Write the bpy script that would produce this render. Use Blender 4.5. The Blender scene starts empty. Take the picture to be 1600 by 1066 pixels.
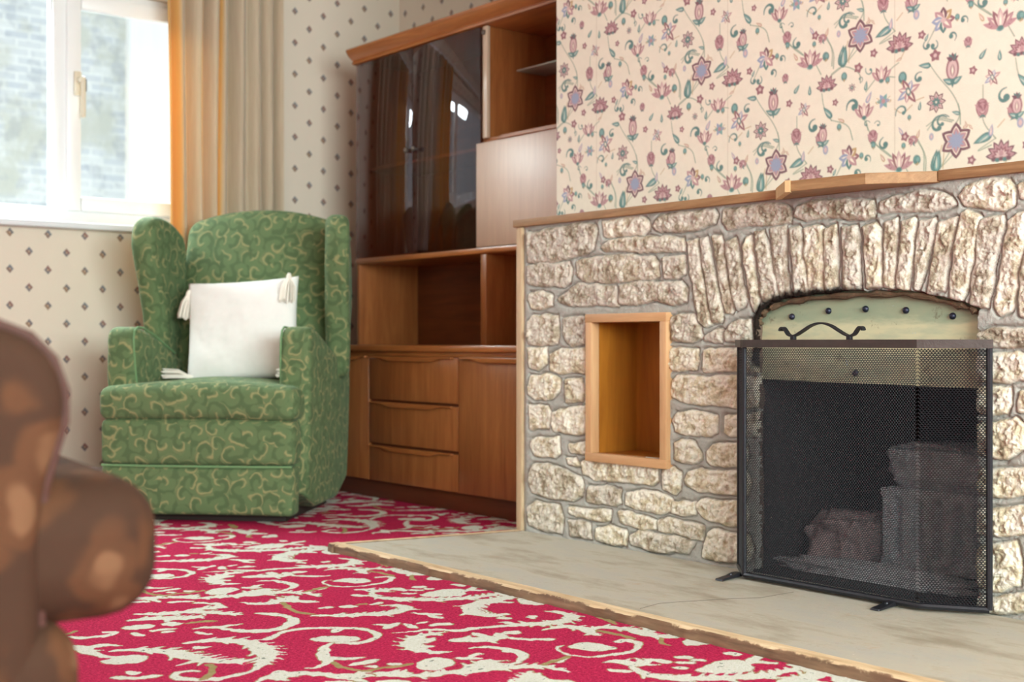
import bpy, bmesh, math, random
import numpy as np
from mathutils import Vector, Matrix
random.seed(7)
S = bpy.context.scene
COL = S.collection
PI = math.pi
# ------------------------------------------------------------------ camera frame
F_PX, CH = 2000.0, 0.645
YAW = math.radians(39.2)
DX, DY = math.sin(YAW), math.cos(YAW)          # view direction on the ground
RX, RY = math.cos(YAW), -math.sin(YAW)         # image right on the ground
def _ray(px, py):
    k = (px - 800.0) / F_PX
    return DX + k * RX, DY + k * RY, (532.0 - py) / F_PX
def on_x(px, py, X):
    a, b, c = _ray(px, py); t = X / a
    return Vector((X, b * t, CH + c * t))
def on_z(px, py, Z=0.0):
    a, b, c = _ray(px, py); t = (Z - CH) / c
    return Vector((a * t, b * t, Z))
def at_d(px, py, d):
    a, b, c = _ray(px, py)
    return Vector((a * d, b * d, CH + c * d))
# ------------------------------------------------------------------ numpy noise
def _h(ix, iy, s):
    n = (ix.astype(np.int64) * 374761393 + iy.astype(np.int64) * 668265263 + s * 1274126177) & 0x7fffffff
    n = ((n ^ (n >> 13)) * 1103515245 + 12345) & 0x7fffffff
    n = ((n ^ (n >> 15)) * 2246822519) & 0x7fffffff
    return (n % 100003) / 100003.0
def vnoise(x, y, s=0):
    ix, iy = np.floor(x), np.floor(y); fx, fy = x - ix, y - iy
    fx, fy = fx * fx * (3 - 2 * fx), fy * fy * (3 - 2 * fy)
    a, b = _h(ix, iy, s), _h(ix + 1, iy, s); c, d = _h(ix, iy + 1, s), _h(ix + 1, iy + 1, s)
    return (a + (b - a) * fx) * (1 - fy) + (c + (d - c) * fx) * fy
def fbm(x, y, s=0, o=4):
    t, a, r = 0, .5, 0
    for i in range(o):
        t = t + a * (vnoise(x, y, s + i * 17) - .5); r += a; x, y, a = x * 2.03, y * 2.03, a * .5
    return t / r * 2
def facets(x, y, s=0):
    ix, iy = np.floor(x), np.floor(y); best = np.full(x.shape, 9.0); h = np.zeros(x.shape)
    for a in (-1, 0, 1):
        for b in (-1, 0, 1):
            cx, cy = ix + a, iy + b; px, py = cx + _h(cx, cy, s), cy + _h(cx, cy, s + 1)
            d = (x - px) ** 2 + (y - py) ** 2; up = d < best; best = np.where(up, d, best)
            v = (_h(cx, cy, s + 2) - .5) + (x - px) * (_h(cx, cy, s + 3) - .5) * 1.6 + (y - py) * (_h(cx, cy, s + 4) - .5) * 1.6
            h = np.where(up, v, h)
    return h
def sstep(a, b, x):
    t = np.clip((x - a) / (b - a), 0, 1); return t * t * (3 - 2 * t)
def seg_dist(X, Y, ax, ay, bx, by):
    dx, dy = bx - ax, by - ay; L = dx * dx + dy * dy + 1e-12
    t = np.clip(((X - ax) * dx + (Y - ay) * dy) / L, 0, 1)
    return np.hypot(X - ax - t * dx, Y - ay - t * dy), t
def poly_sd(X, Y, P):                          # > 0 inside
    d = np.full(X.shape, 1e9); ins = np.zeros(X.shape, bool); n = len(P)
    for i in range(n):
        ax, ay = P[i]; bx, by = P[(i + 1) % n]
        d = np.minimum(d, seg_dist(X, Y, ax, ay, bx, by)[0])
        if by != ay:
            c = ((ay > Y) != (by > Y)) & (X < (bx - ax) * (Y - ay) / (by - ay) + ax); ins ^= c
    return np.where(ins, d, -d)
def chaikin(P, n=1, closed=True):
    for _ in range(n):
        Q = []; m = len(P)
        if not closed: Q.append(P[0])
        for i in range(m if closed else m - 1):
            a, b = P[i], P[(i + 1) % m]
            Q += [(a[0] * .75 + b[0] * .25, a[1] * .75 + b[1] * .25), (a[0] * .25 + b[0] * .75, a[1] * .25 + b[1] * .75)]
        if not closed: Q.append(P[-1])
        P = Q
    return P
# ------------------------------------------------------------------ materials
class NT:
    def __init__(s, name):
        s.m = bpy.data.materials.new(name); s.m.use_nodes = True; s.t = s.m.node_tree
        s.t.nodes.clear(); s.out = s.t.nodes.new('ShaderNodeOutputMaterial')
    def n(s, typ, ins=None, **kw):
        nd = s.t.nodes.new(typ)
        for k, v in kw.items(): setattr(nd, k, v)
        for k, v in (ins or {}).items(): s.put(nd.inputs[k], v)
        return nd
    def put(s, sock, v):
        if isinstance(v, bpy.types.NodeSocket): s.t.links.new(v, sock)
        elif isinstance(v, bpy.types.Node): s.t.links.new(v.outputs[0], sock)
        else:
            if isinstance(v, (tuple, list)) and len(v) == 3 and sock.type == 'RGBA': v = (*v, 1)
            sock.default_value = v
    def ma(s, op, a, b=None, c=None):
        nd = s.t.nodes.new('ShaderNodeMath'); nd.operation = op
        for i, v in enumerate((a, b, c)):
            if v is not None: s.put(nd.inputs[i], v)
        return nd.outputs[0]
    def vm(s, op, a, b=None):
        nd = s.t.nodes.new('ShaderNodeVectorMath'); nd.operation = op
        s.put(nd.inputs[0], a)
        if b is not None: s.put(nd.inputs[1], b)
        return nd.outputs['Value'] if op in ('LENGTH', 'DOT_PRODUCT') else nd.outputs[0]
    def mix(s, f, a, b, typ='RGBA', blend='MIX'):
        nd = s.t.nodes.new('ShaderNodeMix'); nd.data_type = typ
        if typ == 'RGBA': nd.blend_type = blend
        i = {'FLOAT': (0, 2, 3, 0), 'VECTOR': (0, 4, 5, 1), 'RGBA': (0, 6, 7, 2)}[typ]
        s.put(nd.inputs[i[0]], f); s.put(nd.inputs[i[1]], a); s.put(nd.inputs[i[2]], b)
        return nd.outputs[i[3]]
    def ramp(s, f, stops):
        nd = s.t.nodes.new('ShaderNodeValToRGB'); s.put(nd.inputs[0], f); e = nd.color_ramp.elements
        while len(e) < len(stops): e.new(.5)
        for el, (p, c) in zip(e, stops):
            el.position = p; el.color = (*c, 1) if len(c) == 3 else c
        return nd.outputs[0]
    def ss(s, x, a, b):
        nd = s.t.nodes.new('ShaderNodeMapRange'); nd.interpolation_type = 'SMOOTHSTEP'
        s.put(nd.inputs[0], x); nd.inputs[1].default_value = a; nd.inputs[2].default_value = b
        return nd.outputs[0]
    def obj(s): return s.n('ShaderNodeTexCoord').outputs['Object']
    def noise(s, v, scale, detail=3, rough=.55, dist=0.0):
        return s.n('ShaderNodeTexNoise', {'Vector': v, 'Scale': scale, 'Detail': detail, 'Roughness': rough, 'Distortion': dist}).outputs[0]
    def mapp(s, v, scale=(1, 1, 1), loc=(0, 0, 0), rot=(0, 0, 0)):
        return s.n('ShaderNodeMapping', {'Vector': v, 'Scale': scale, 'Location': loc, 'Rotation': rot}).outputs[0]
    def bump(s, h, dist=.002, st=1.0):
        return s.n('ShaderNodeBump', {'Height': h, 'Distance': dist, 'Strength': st}).outputs[0]
    def bsdf(s, col, rough=.6, **kw):
        b = s.n('ShaderNodeBsdfPrincipled', {'Base Color': col, 'Roughness': rough})
        for k, v in kw.items(): s.put(b.inputs[k.replace('_', ' ')], v)
        s.t.links.new(b.outputs[0], s.out.inputs[0]); return s.m
def srgb(r, g, b):
    f = lambda c: ((c / 255 + .055) / 1.055) ** 2.4 if c > 10 else c / 3294.6
    return (f(r), f(g), f(b))
def plain(name, col, rough=.6, nscale=30, amt=.12, bump=.0006, **kw):
    t = NT(name); o = t.obj(); nz = t.noise(o, nscale, 4)
    c = t.mix(nz, tuple(x * (1 - amt) for x in col), tuple(min(1, x * (1 + amt)) for x in col))
    return t.bsdf(c, rough, Normal=t.bump(t.noise(o, nscale * 6, 3), bump), **kw)
def wood(name, c1, c2, axis='z', scale=1.0, rough=.35, **kw):
    t = NT(name); o = t.obj()
    sc = {'x': (1.2, 14, 14), 'y': (14, 1.2, 14), 'z': (14, 14, 1.2)}[axis]
    v = t.mapp(o, tuple(k * scale for k in sc))
    n1 = t.noise(v, 1.6, 5, .6, 1.2); n2 = t.noise(v, 9, 4, .7)
    f = t.ma('ADD', t.ma('MULTIPLY', n1, .75), t.ma('MULTIPLY', n2, .3))
    c = t.ramp(f, [(.3, c2), (.55, tuple((a + b) / 2 for a, b in zip(c1, c2))), (.75, c1)])
    return t.bsdf(c, rough, Normal=t.bump(n2, .0008, .5), **kw)
# ------------------------------------------------------------------ object helpers
def mesh_obj(name, me, mats, parent=None, smooth=True, pinv=True):
    for m in (mats if isinstance(mats, (list, tuple)) else [mats]): me.materials.append(m)
    o = bpy.data.objects.new(name, me); COL.objects.link(o)
    if smooth: me.polygons.foreach_set('use_smooth', [True] * len(me.polygons))
    if parent:
        o.parent = parent
        if pinv: o.matrix_parent_inverse = WM[parent.name].inverted()
    WM[o.name] = Matrix.Identity(4)
    return o
WM = {}
def tag(o, label=None, cat=None, group=None, kind=None):
    for k, v in (('label', label), ('category', cat), ('group', group), ('kind', kind)):
        if v: o[k] = v
    return o
def empty(name, loc, rz=0.0, **kw):
    o = bpy.data.objects.new(name, None); COL.objects.link(o); o.location = loc; o.rotation_euler = (0, 0, rz)
    o.empty_display_size = .1
    WM[o.name] = Matrix.Translation(loc) @ Matrix.Rotation(rz, 4, 'Z'); tag(o, **kw); return o
class MB:
    """collects shapes of one part into one mesh"""
    def __init__(s): s.v = []; s.f = []; s.mi = []
    def add(s, v, f, mi=0):
        k = len(s.v); s.v += [tuple(p) for p in v]; s.f += [tuple(i + k for i in q) for q in f]; s.mi += [mi] * len(f); return s
    def bm(s, bm, mi=0):
        bm.verts.index_update()
        s.add([v.co[:] for v in bm.verts], [[v.index for v in f.verts] for f in bm.faces], mi); bm.free(); return s
    def box(s, x0, x1, y0, y1, z0, z1, bev=.003, seg=2, mi=0, mat=None):
        b = bmesh.new(); bmesh.ops.create_cube(b, size=1)
        for v in b.verts: v.co = Vector(((x0 + x1) / 2 + v.co.x * (x1 - x0), (y0 + y1) / 2 + v.co.y * (y1 - y0), (z0 + z1) / 2 + v.co.z * (z1 - z0)))
        if bev: bmesh.ops.bevel(b, geom=b.edges[:], offset=min(bev, .45 * min(abs(x1 - x0), abs(y1 - y0), abs(z1 - z0))), segments=seg, affect='EDGES', profile=.5)
        if mat: bmesh.ops.transform(b, matrix=mat, verts=b.verts)
        return s.bm(b, mi)
    def prism(s, pts, fn, a0, a1, bev=0, seg=2, mi=0):
        """pts: 2-D outline; fn(u, v, a) -> 3-D; extruded from a0 to a1"""
        b = bmesh.new(); n = len(pts)
        lo = [b.verts.new(fn(u, v, a0)) for u, v in pts]; hi = [b.verts.new(fn(u, v, a1)) for u, v in pts]
        b.faces.new(lo); b.faces.new(hi[::-1])
        for i in range(n): b.faces.new((lo[i], hi[i], hi[(i + 1) % n], lo[(i + 1) % n]))
        bmesh.ops.recalc_face_normals(b, faces=b.faces)
        if bev:
            caps = [e for e in b.edges if len([f for f in e.link_faces if len(f.verts) == n]) == 1] if n != 4 else b.edges[:]
            bmesh.ops.bevel(b, geom=caps, offset=bev, segments=seg, affect='EDGES', profile=.5)
        return s.bm(b, mi)
    def tube(s, pts, r, n=10, mi=0, cap=True):
        pts = [Vector(p) for p in pts]; rs = r if isinstance(r, (list, tuple)) else [r] * len(pts)
        V = []; Fs = []; up = None
        for i, p in enumerate(pts):
            t = (pts[min(i + 1, len(pts) - 1)] - pts[max(i - 1, 0)]).normalized()
            if up is None: up = t.orthogonal().normalized()
            up = (up - t * up.dot(t)).normalized(); w = t.cross(up)
            for k in range(n):
                a = 2 * PI * k / n; V.append(p + (up * math.cos(a) + w * math.sin(a)) * rs[i])
        for i in range(len(pts) - 1):
            for k in range(n):
                Fs.append((i * n + k, i * n + (k + 1) % n, (i + 1) * n + (k + 1) % n, (i + 1) * n + k))
        if cap: Fs += [tuple(range(n))[::-1], tuple(range((len(pts) - 1) * n, len(pts) * n))]
        return s.add(V, Fs, mi)
    def lathe(s, prof, mat=None, n=16, mi=0):
        V = []; Fs = []; m = len(prof)
        for r, z in prof:
            for k in range(n):
                a = 2 * PI * k / n; p = Vector((r * math.cos(a), r * math.sin(a), z)); V.append(mat @ p if mat else p)
        for i in range(m - 1):
            for k in range(n): Fs.append((i * n + k, i * n + (k + 1) % n, (i + 1) * n + (k + 1) % n, (i + 1) * n + k))
        Fs += [tuple(range(n))[::-1], tuple(range((m - 1) * n, m * n))]
        return s.add(V, Fs, mi)
    def rbox(s, c, h, r, n=10, bulge=None, fn=None, mi=0):
        """soft rounded box with many vertices; bulge = swelling of the six faces; fn(p) -> p"""
        c = Vector(c); h = Vector(h)
        def axis(hh):
            e = [hh * -1 + r * (1 - math.cos(PI / 2 * i / 4)) for i in range(4)]
            m = [-(hh - r) + 2 * (hh - r) * i / n for i in range(n + 1)]
            return e + m + [-q for q in e[::-1]]
        A = [axis(h[i]) for i in range(3)]; N = len(A[0]); idx = {}; V = []; Fs = []
        def vid(i, j, k):
            if (i, j, k) not in idx:
                p = Vector((A[0][i], A[1][j], A[2][k]))
                q = Vector([max(-(h[a] - r), min(h[a] - r, p[a])) for a in range(3)]); d = p - q
                # square shell -> sphere corner
                if d.length > 1e-9:
                    mx = max(abs(d[0]), abs(d[1]), abs(d[2])); p = q + d.normalized() * r * min(1, mx / r)
                if bulge:
                    u = [max(-1, min(1, p[a] / h[a])) for a in range(3)]; w = [1 - q_ * q_ for q_ in u]
                    for a in range(3):
                        o_ = [b for b in range(3) if b != a]
                        p[a] += bulge[a] * (u[a] ** 3) * w[o_[0]] * w[o_[1]]
                p = p + c
                if fn: p = Vector(fn(p))
                idx[(i, j, k)] = len(V); V.append(p)
            return idx[(i, j, k)]
        for a in range(N - 1):
            for b in range(N - 1):
                for e, fl in ((0, 0), (N - 1, 1)):
                    for q in ([(e, a, b), (e, a, b + 1), (e, a + 1, b + 1), (e, a + 1, b)],
                              [(a, e, b), (a + 1, e, b), (a + 1, e, b + 1), (a, e, b + 1)],
                              [(a, b, e), (a, b + 1, e), (a + 1, b + 1, e), (a + 1, b, e)]):
                        ids = [vid(*t) for t in q]; Fs.append(ids[::-1] if fl else ids)
        return s.add(V, Fs, mi)
    def build(s, name, mats, parent=None, smooth=True, pinv=True, sharp=None):
        me = bpy.data.meshes.new(name); me.from_pydata(s.v, [], s.f); me.update()
        me.polygons.foreach_set('material_index', s.mi)
        b = bmesh.new(); b.from_mesh(me); bmesh.ops.recalc_face_normals(b, faces=b.faces); b.to_mesh(me); b.free()
        o = mesh_obj(name, me, mats, parent, smooth, pinv)
        if smooth and sharp is not False:
            try: me.set_sharp_from_angle(angle=math.radians(sharp or 38))
            except Exception: pass
        return o
def grid_mesh(name, P, keep=None, attrs=None, cols=None):
    """P: (n, m, 3) array -> mesh; keep: (n-1, m-1) bool"""
    n, m = P.shape[:2]; idx = np.arange(n * m).reshape(n, m)
    q = np.stack([idx[:-1, :-1], idx[1:, :-1], idx[1:, 1:], idx[:-1, 1:]], -1)
    q = q[keep] if keep is not None else q.reshape(-1, 4)
    used = np.unique(q); re = np.full(n * m, -1); re[used] = np.arange(len(used)); q = re[q]
    me = bpy.data.meshes.new(name); me.vertices.add(len(used)); me.vertices.foreach_set('co', P.reshape(-1, 3)[used].ravel().astype(np.float32))
    me.loops.add(q.size); me.loops.foreach_set('vertex_index', q.ravel().astype(np.int32))
    me.polygons.add(len(q)); me.polygons.foreach_set('loop_start', np.arange(0, q.size, 4, dtype=np.int32))
    me.polygons.foreach_set('loop_total', np.full(len(q), 4, np.int32))
    me.update(calc_edges=True); me.validate()
    for k, a in (attrs or {}).items():
        at = me.attributes.new(k, 'FLOAT', 'POINT'); at.data.foreach_set('value', a.ravel()[used].astype(np.float32))
    for k, a in (cols or {}).items():
        at = me.attributes.new(k, 'FLOAT_COLOR', 'POINT')
        c = np.ones((len(used), 4), np.float32); c[:, :3] = a.reshape(-1, 3)[used]; at.data.foreach_set('color', c.ravel())
    return me
def attr(t, name, col=False):
    nd = t.n('ShaderNodeAttribute'); nd.attribute_name = name
    return nd.outputs['Color' if col else 'Fac']
# ================================================================== materials
WHITE_PVC = plain('white_upvc', srgb(228, 230, 232), .35, 8, .02, .0002)
PAINT_WHITE = plain('white_gloss_paint', srgb(215, 218, 224), .4, 6, .03, .0003)
CEIL = plain('ceiling_paint', srgb(232, 228, 220), .9)
IRON = plain('black_iron', srgb(48, 48, 54), .42, 60, .25, .0006, Metallic=.6)
STEEL = plain('worn_steel', srgb(120, 115, 110), .35, 40, .2, .0005, Metallic=.9)
TEAK = wood('teak_vertical_grain', srgb(176, 112, 62), srgb(128, 72, 36), 'z', 1.0, .32, Coat_Weight=.35, Coat_Roughness=.18)
TEAK_H = wood('teak_horizontal_grain', srgb(190, 122, 66), srgb(140, 80, 40), 'y', 1.0, .3, Coat_Weight=.4, Coat_Roughness=.15)
TEAK_DARK = wood('teak_shaded_panel', srgb(138, 74, 36), srgb(94, 44, 20), 'y', .8, .4)  # darker copy of the teak, shade of the inner panels in its colour
TEAK_FLAP = wood('teak_flap_glare', srgb(200, 160, 130), srgb(176, 132, 104), 'z', 1.3, .38, Specular_IOR_Level=1.0, Coat_Weight=1.0, Coat_Roughness=.5, Coat_IOR=2.4)  # paler than the other teak: window glare put into the colour
PLINTH = wood('dark_plinth', srgb(112, 56, 30), srgb(84, 38, 20), 'y', 1.0, .45)
OAK = wood('mantel_oak', srgb(178, 140, 100), srgb(126, 90, 58), 'y', 1.6, .6)
PINE = wood('planed_pine_frame', srgb(214, 172, 128), srgb(188, 140, 98), 'z', 1.2, .55)
PINE_Y = wood('planed_pine_rail', srgb(208, 162, 118), srgb(182, 134, 92), 'y', 1.2, .55)
END_GRAIN = wood('split_end_grain', srgb(226, 196, 150), srgb(196, 158, 112), 'z', 2.0, .8)
NICHE_BACK = wood('varnished_ply', srgb(176, 112, 34), srgb(136, 80, 20), 'z', .8, .45)
EDGE_STRIP = wood('weathered_edge_batten', srgb(206, 182, 150), srgb(170, 140, 108), 'z', 1.5, .75)
BATTEN_SIDE = wood('dirty_batten', srgb(134, 104, 78), srgb(92, 68, 50), 'y', 1.5, .8)

def wallpaper_dots():
    t = NT('spotted_wallpaper'); o = t.obj(); sx = t.n('ShaderNodeSeparateXYZ', {0: o})
    h = t.ma('ADD', sx.outputs[0], sx.outputs[1]); z = sx.outputs[2]
    P = .151
    def cell(off):
        u = t.ma('SUBTRACT', t.ma('FRACT', t.ma('ADD', t.ma('DIVIDE', h, P), off + .02)), .5)
        v = t.ma('SUBTRACT', t.ma('FRACT', t.ma('ADD', t.ma('DIVIDE', z, .145), off + .05)), .5)
        uu = t.ma('MULTIPLY', u, P); vv = t.ma('MULTIPLY', v, .145)
        man = t.ma('ADD', t.ma('ABSOLUTE', uu), t.ma('MULTIPLY', t.ma('ABSOLUTE', vv), .85))
        cu = t.ma('FLOOR', t.ma('ADD', t.ma('DIVIDE', h, P), off + .02)); cv = t.ma('FLOOR', t.ma('ADD', t.ma('DIVIDE', z, .145), off + .05))
        par = t.ma('FRACT', t.ma('MULTIPLY', t.ma('ADD', cu, t.ma('MULTIPLY', cv, 2)), .3334))
        ang = t.ma('ADD', uu, vv)
        return man, par, ang
    m1, p1, a1 = cell(0.0); m2, p2, a2 = cell(.5)
    man = t.ma('MINIMUM', m1, m2); sel = t.ma('LESS_THAN', m1, m2)
    par = t.mix(sel, p2, p1, 'FLOAT'); ang = t.mix(sel, a2, a1, 'FLOAT')
    wob = t.ma('MULTIPLY', t.ma('SUBTRACT', t.noise(o, 160, 2), .5), .008); man = t.ma('ADD', man, wob)
    mask = t.ma('SUBTRACT', 1, t.ss(man, .0135, .0175)); core = t.ma('SUBTRACT', 1, t.ss(man, .003, .006))
    c1 = t.ramp(par, [(0, srgb(110, 80, 76)), (.33, srgb(92, 88, 100)), (.66, srgb(128, 96, 74))])
    c2 = t.ramp(par, [(0, srgb(86, 96, 112)), (.33, srgb(120, 72, 70)), (.66, srgb(84, 84, 96))])
    dot = t.mix(t.ss(ang, -.004, .006), c1, c2)
    dot = t.mix(core, dot, srgb(170, 140, 110))
    bg = t.mix(t.noise(o, 260, 3, .7), srgb(206, 194, 178), srgb(222, 211, 197))
    bg = t.mix(t.ma('MULTIPLY', t.noise(o, 900, 2), .25), bg, srgb(190, 172, 160))
    return t.bsdf(t.mix(t.ma('MULTIPLY', mask, .88), bg, dot), .75, Normal=t.bump(t.noise(o, 500, 3), .0006))
PAPER = wallpaper_dots()

def fabric_damask(name, base, dark, light, scale):
    t = NT(name); tc = t.n('ShaderNodeTexCoord'); o = tc.outputs['Object']; nn = tc.outputs['Normal']
    s = t.n('ShaderNodeSeparateXYZ', {0: o}); a = t.n('ShaderNodeSeparateXYZ', {0: nn})
    cmb = lambda x, y: t.n('ShaderNodeCombineXYZ', {0: x, 1: y}).outputs[0]
    isx = t.ma('GREATER_THAN', t.ma('ABSOLUTE', a.outputs[0]), .72); isz = t.ma('GREATER_THAN', t.ma('ABSOLUTE', a.outputs[2]), .8)
    v = t.mix(isz, cmb(s.outputs[0], s.outputs[2]), cmb(s.outputs[0], s.outputs[1]), 'VECTOR')
    v = t.mix(isx, v, cmb(s.outputs[1], s.outputs[2]), 'VECTOR')
    nz = t.n('ShaderNodeTexNoise', {'Vector': v, 'Scale': 13, 'Detail': 3}).outputs[1]
    v = t.vm('ADD', v, t.vm('SCALE', t.vm('SUBTRACT', nz, (.5, .5, .5)), None)) if False else t.vm('ADD', v, t.vm('MULTIPLY', t.vm('SUBTRACT', nz, (.5, .5, .5)), (.055, .055, .0)))
    vo = t.n('ShaderNodeTexVoronoi', {'Vector': v, 'Scale': scale, 'Randomness': .75}, voronoi_dimensions='2D')
    d = t.vm('SUBTRACT', v, vo.outputs['Position']); q = t.n('ShaderNodeSeparateXYZ', {0: d})
    r = t.ma('MULTIPLY', t.vm('LENGTH', d), scale); ang = t.ma('ARCTAN2', q.outputs[1], q.outputs[0])
    cr = t.n('ShaderNodeSeparateColor', {0: vo.outputs['Color']})
    sgn = t.ma('SUBTRACT', t.ma('MULTIPLY', t.ma('GREATER_THAN', cr.outputs[1], .5), 2), 1)
    sp = t.ma('ADD', t.ma('MULTIPLY', ang, sgn), t.ma('ADD', t.ma('MULTIPLY', r, 6.5), t.ma('MULTIPLY', cr.outputs[0], 6.28)))
    w1 = t.ma('SINE', sp); w2 = t.ma('SINE', t.ma('ADD', t.ma('MULTIPLY', sp, 3), t.ma('MULTIPLY', r, 9)))
    fr = t.ma('MULTIPLY', t.ss(w1, .35, .9), t.ma('ADD', .2, t.ma('MULTIPLY', t.ss(w2, -.5, .4), .8)))
    fr = t.ma('MULTIPLY', fr, t.ma('MULTIPLY', t.ss(r, .10, .2), t.ma('SUBTRACT', 1, t.ss(r, .55, .85))))
    dk = t.ma('MULTIPLY', t.ss(t.ma('SINE', t.ma('ADD', sp, 1.9)), .3, .8), .6)
    weave = t.noise(v, 420, 2, .7)
    c = t.mix(t.noise(v, 25, 3), base, tuple(k * 1.12 for k in base)); c = t.mix(dk, c, dark)
    c = t.mix(t.ma('MULTIPLY', fr, .85), c, light)
    c = t.mix(t.ma('MULTIPLY', weave, .35), c, tuple(k * .7 for k in base))
    hgt = t.ma('ADD', t.ma('MULTIPLY', fr, .6), t.ma('MULTIPLY', weave, .35))
    return t.bsdf(c, .85, Normal=t.bump(hgt, .0022, .8), Sheen_Weight=.12, Sheen_Roughness=.4, Sheen_Tint=(*srgb(190, 220, 190), 1), Specular_IOR_Level=.25)
GREEN = fabric_damask('green_damask', srgb(92, 112, 76), srgb(68, 88, 58), srgb(154, 148, 104), 16.5)
PIPE_G = plain('green_piping', srgb(104, 140, 96), .85, 80, .15, .001)

def thin_fresnel(t, ior):
    bf = t.n('ShaderNodeNewGeometry').outputs['Backfacing']
    return t.n('ShaderNodeFresnel', {'IOR': t.mix(bf, ior, 1 / ior, 'FLOAT')}).outputs[0]
# ================================================================== room shell
YB, XA, XW, YS, ZC = 5.2, 3.53, -1.9, -2.3, 2.4       # back wall, alcove wall, left wall, front wall, ceiling
BX, BY = 2.851, 3.257                                  # chimney breast face and its far end
def slab(name, boxes, mat, parent=None, kind='structure', bev=0):
    m = MB()
    for b in boxes: m.box(*b, bev=bev)
    o = m.build(name, mat, parent, smooth=False)
    if kind and not parent: o['kind'] = kind
    return o
WX0, WX1, WZ0, WZ1 = .35, 2.54, 1.11, 2.12              # window opening in the back wall
slab('wall_back', [(XW - .2, WX0, YB, YB + .25, 0, ZC), (WX1, XA + .2, YB, YB + .25, 0, ZC),
                   (WX0, WX1, YB, YB + .25, 0, WZ0), (WX0, WX1, YB, YB + .25, WZ1, ZC)], PAPER)
slab('wall_alcove', [(XA, XA + .2, BY, YB, 0, ZC)], PAPER)
slab('wall_left', [(XW - .2, XW, YS, YB, 0, ZC)], PAPER)
SX0, SX1, SZ0, SZ1 = -1.0, 2.2, .75, 2.15              # big window behind the camera
slab('wall_front', [(XW - .2, SX0, YS - .2, YS, 0, ZC), (SX1, XA + .2, YS - .2, YS, 0, ZC),
                    (SX0, SX1, YS - .2, YS, 0, SZ0), (SX0, SX1, YS - .2, YS, SZ1, ZC)], PAPER)
slab('wall_right', [(XA, XA + .2, YS, BY, 0, ZC), (BX + .004, XA, BY - .02, BY, 0, ZC), (BX + .004, XA, .6, .62, 0, ZC)], PAPER)
slab('ceiling', [(XW - .2, XA + .2, YS - .2, YB + .25, ZC, ZC + .1)], CEIL)
slab('baseboard_back', [(XW, XA, YB - .02, YB, 0, .125)], PAINT_WHITE, bev=.004)
slab('baseboard_alcove', [(XA - .02, XA, BY, YB - .02, 0, .125)], PAINT_WHITE, bev=.004)

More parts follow.
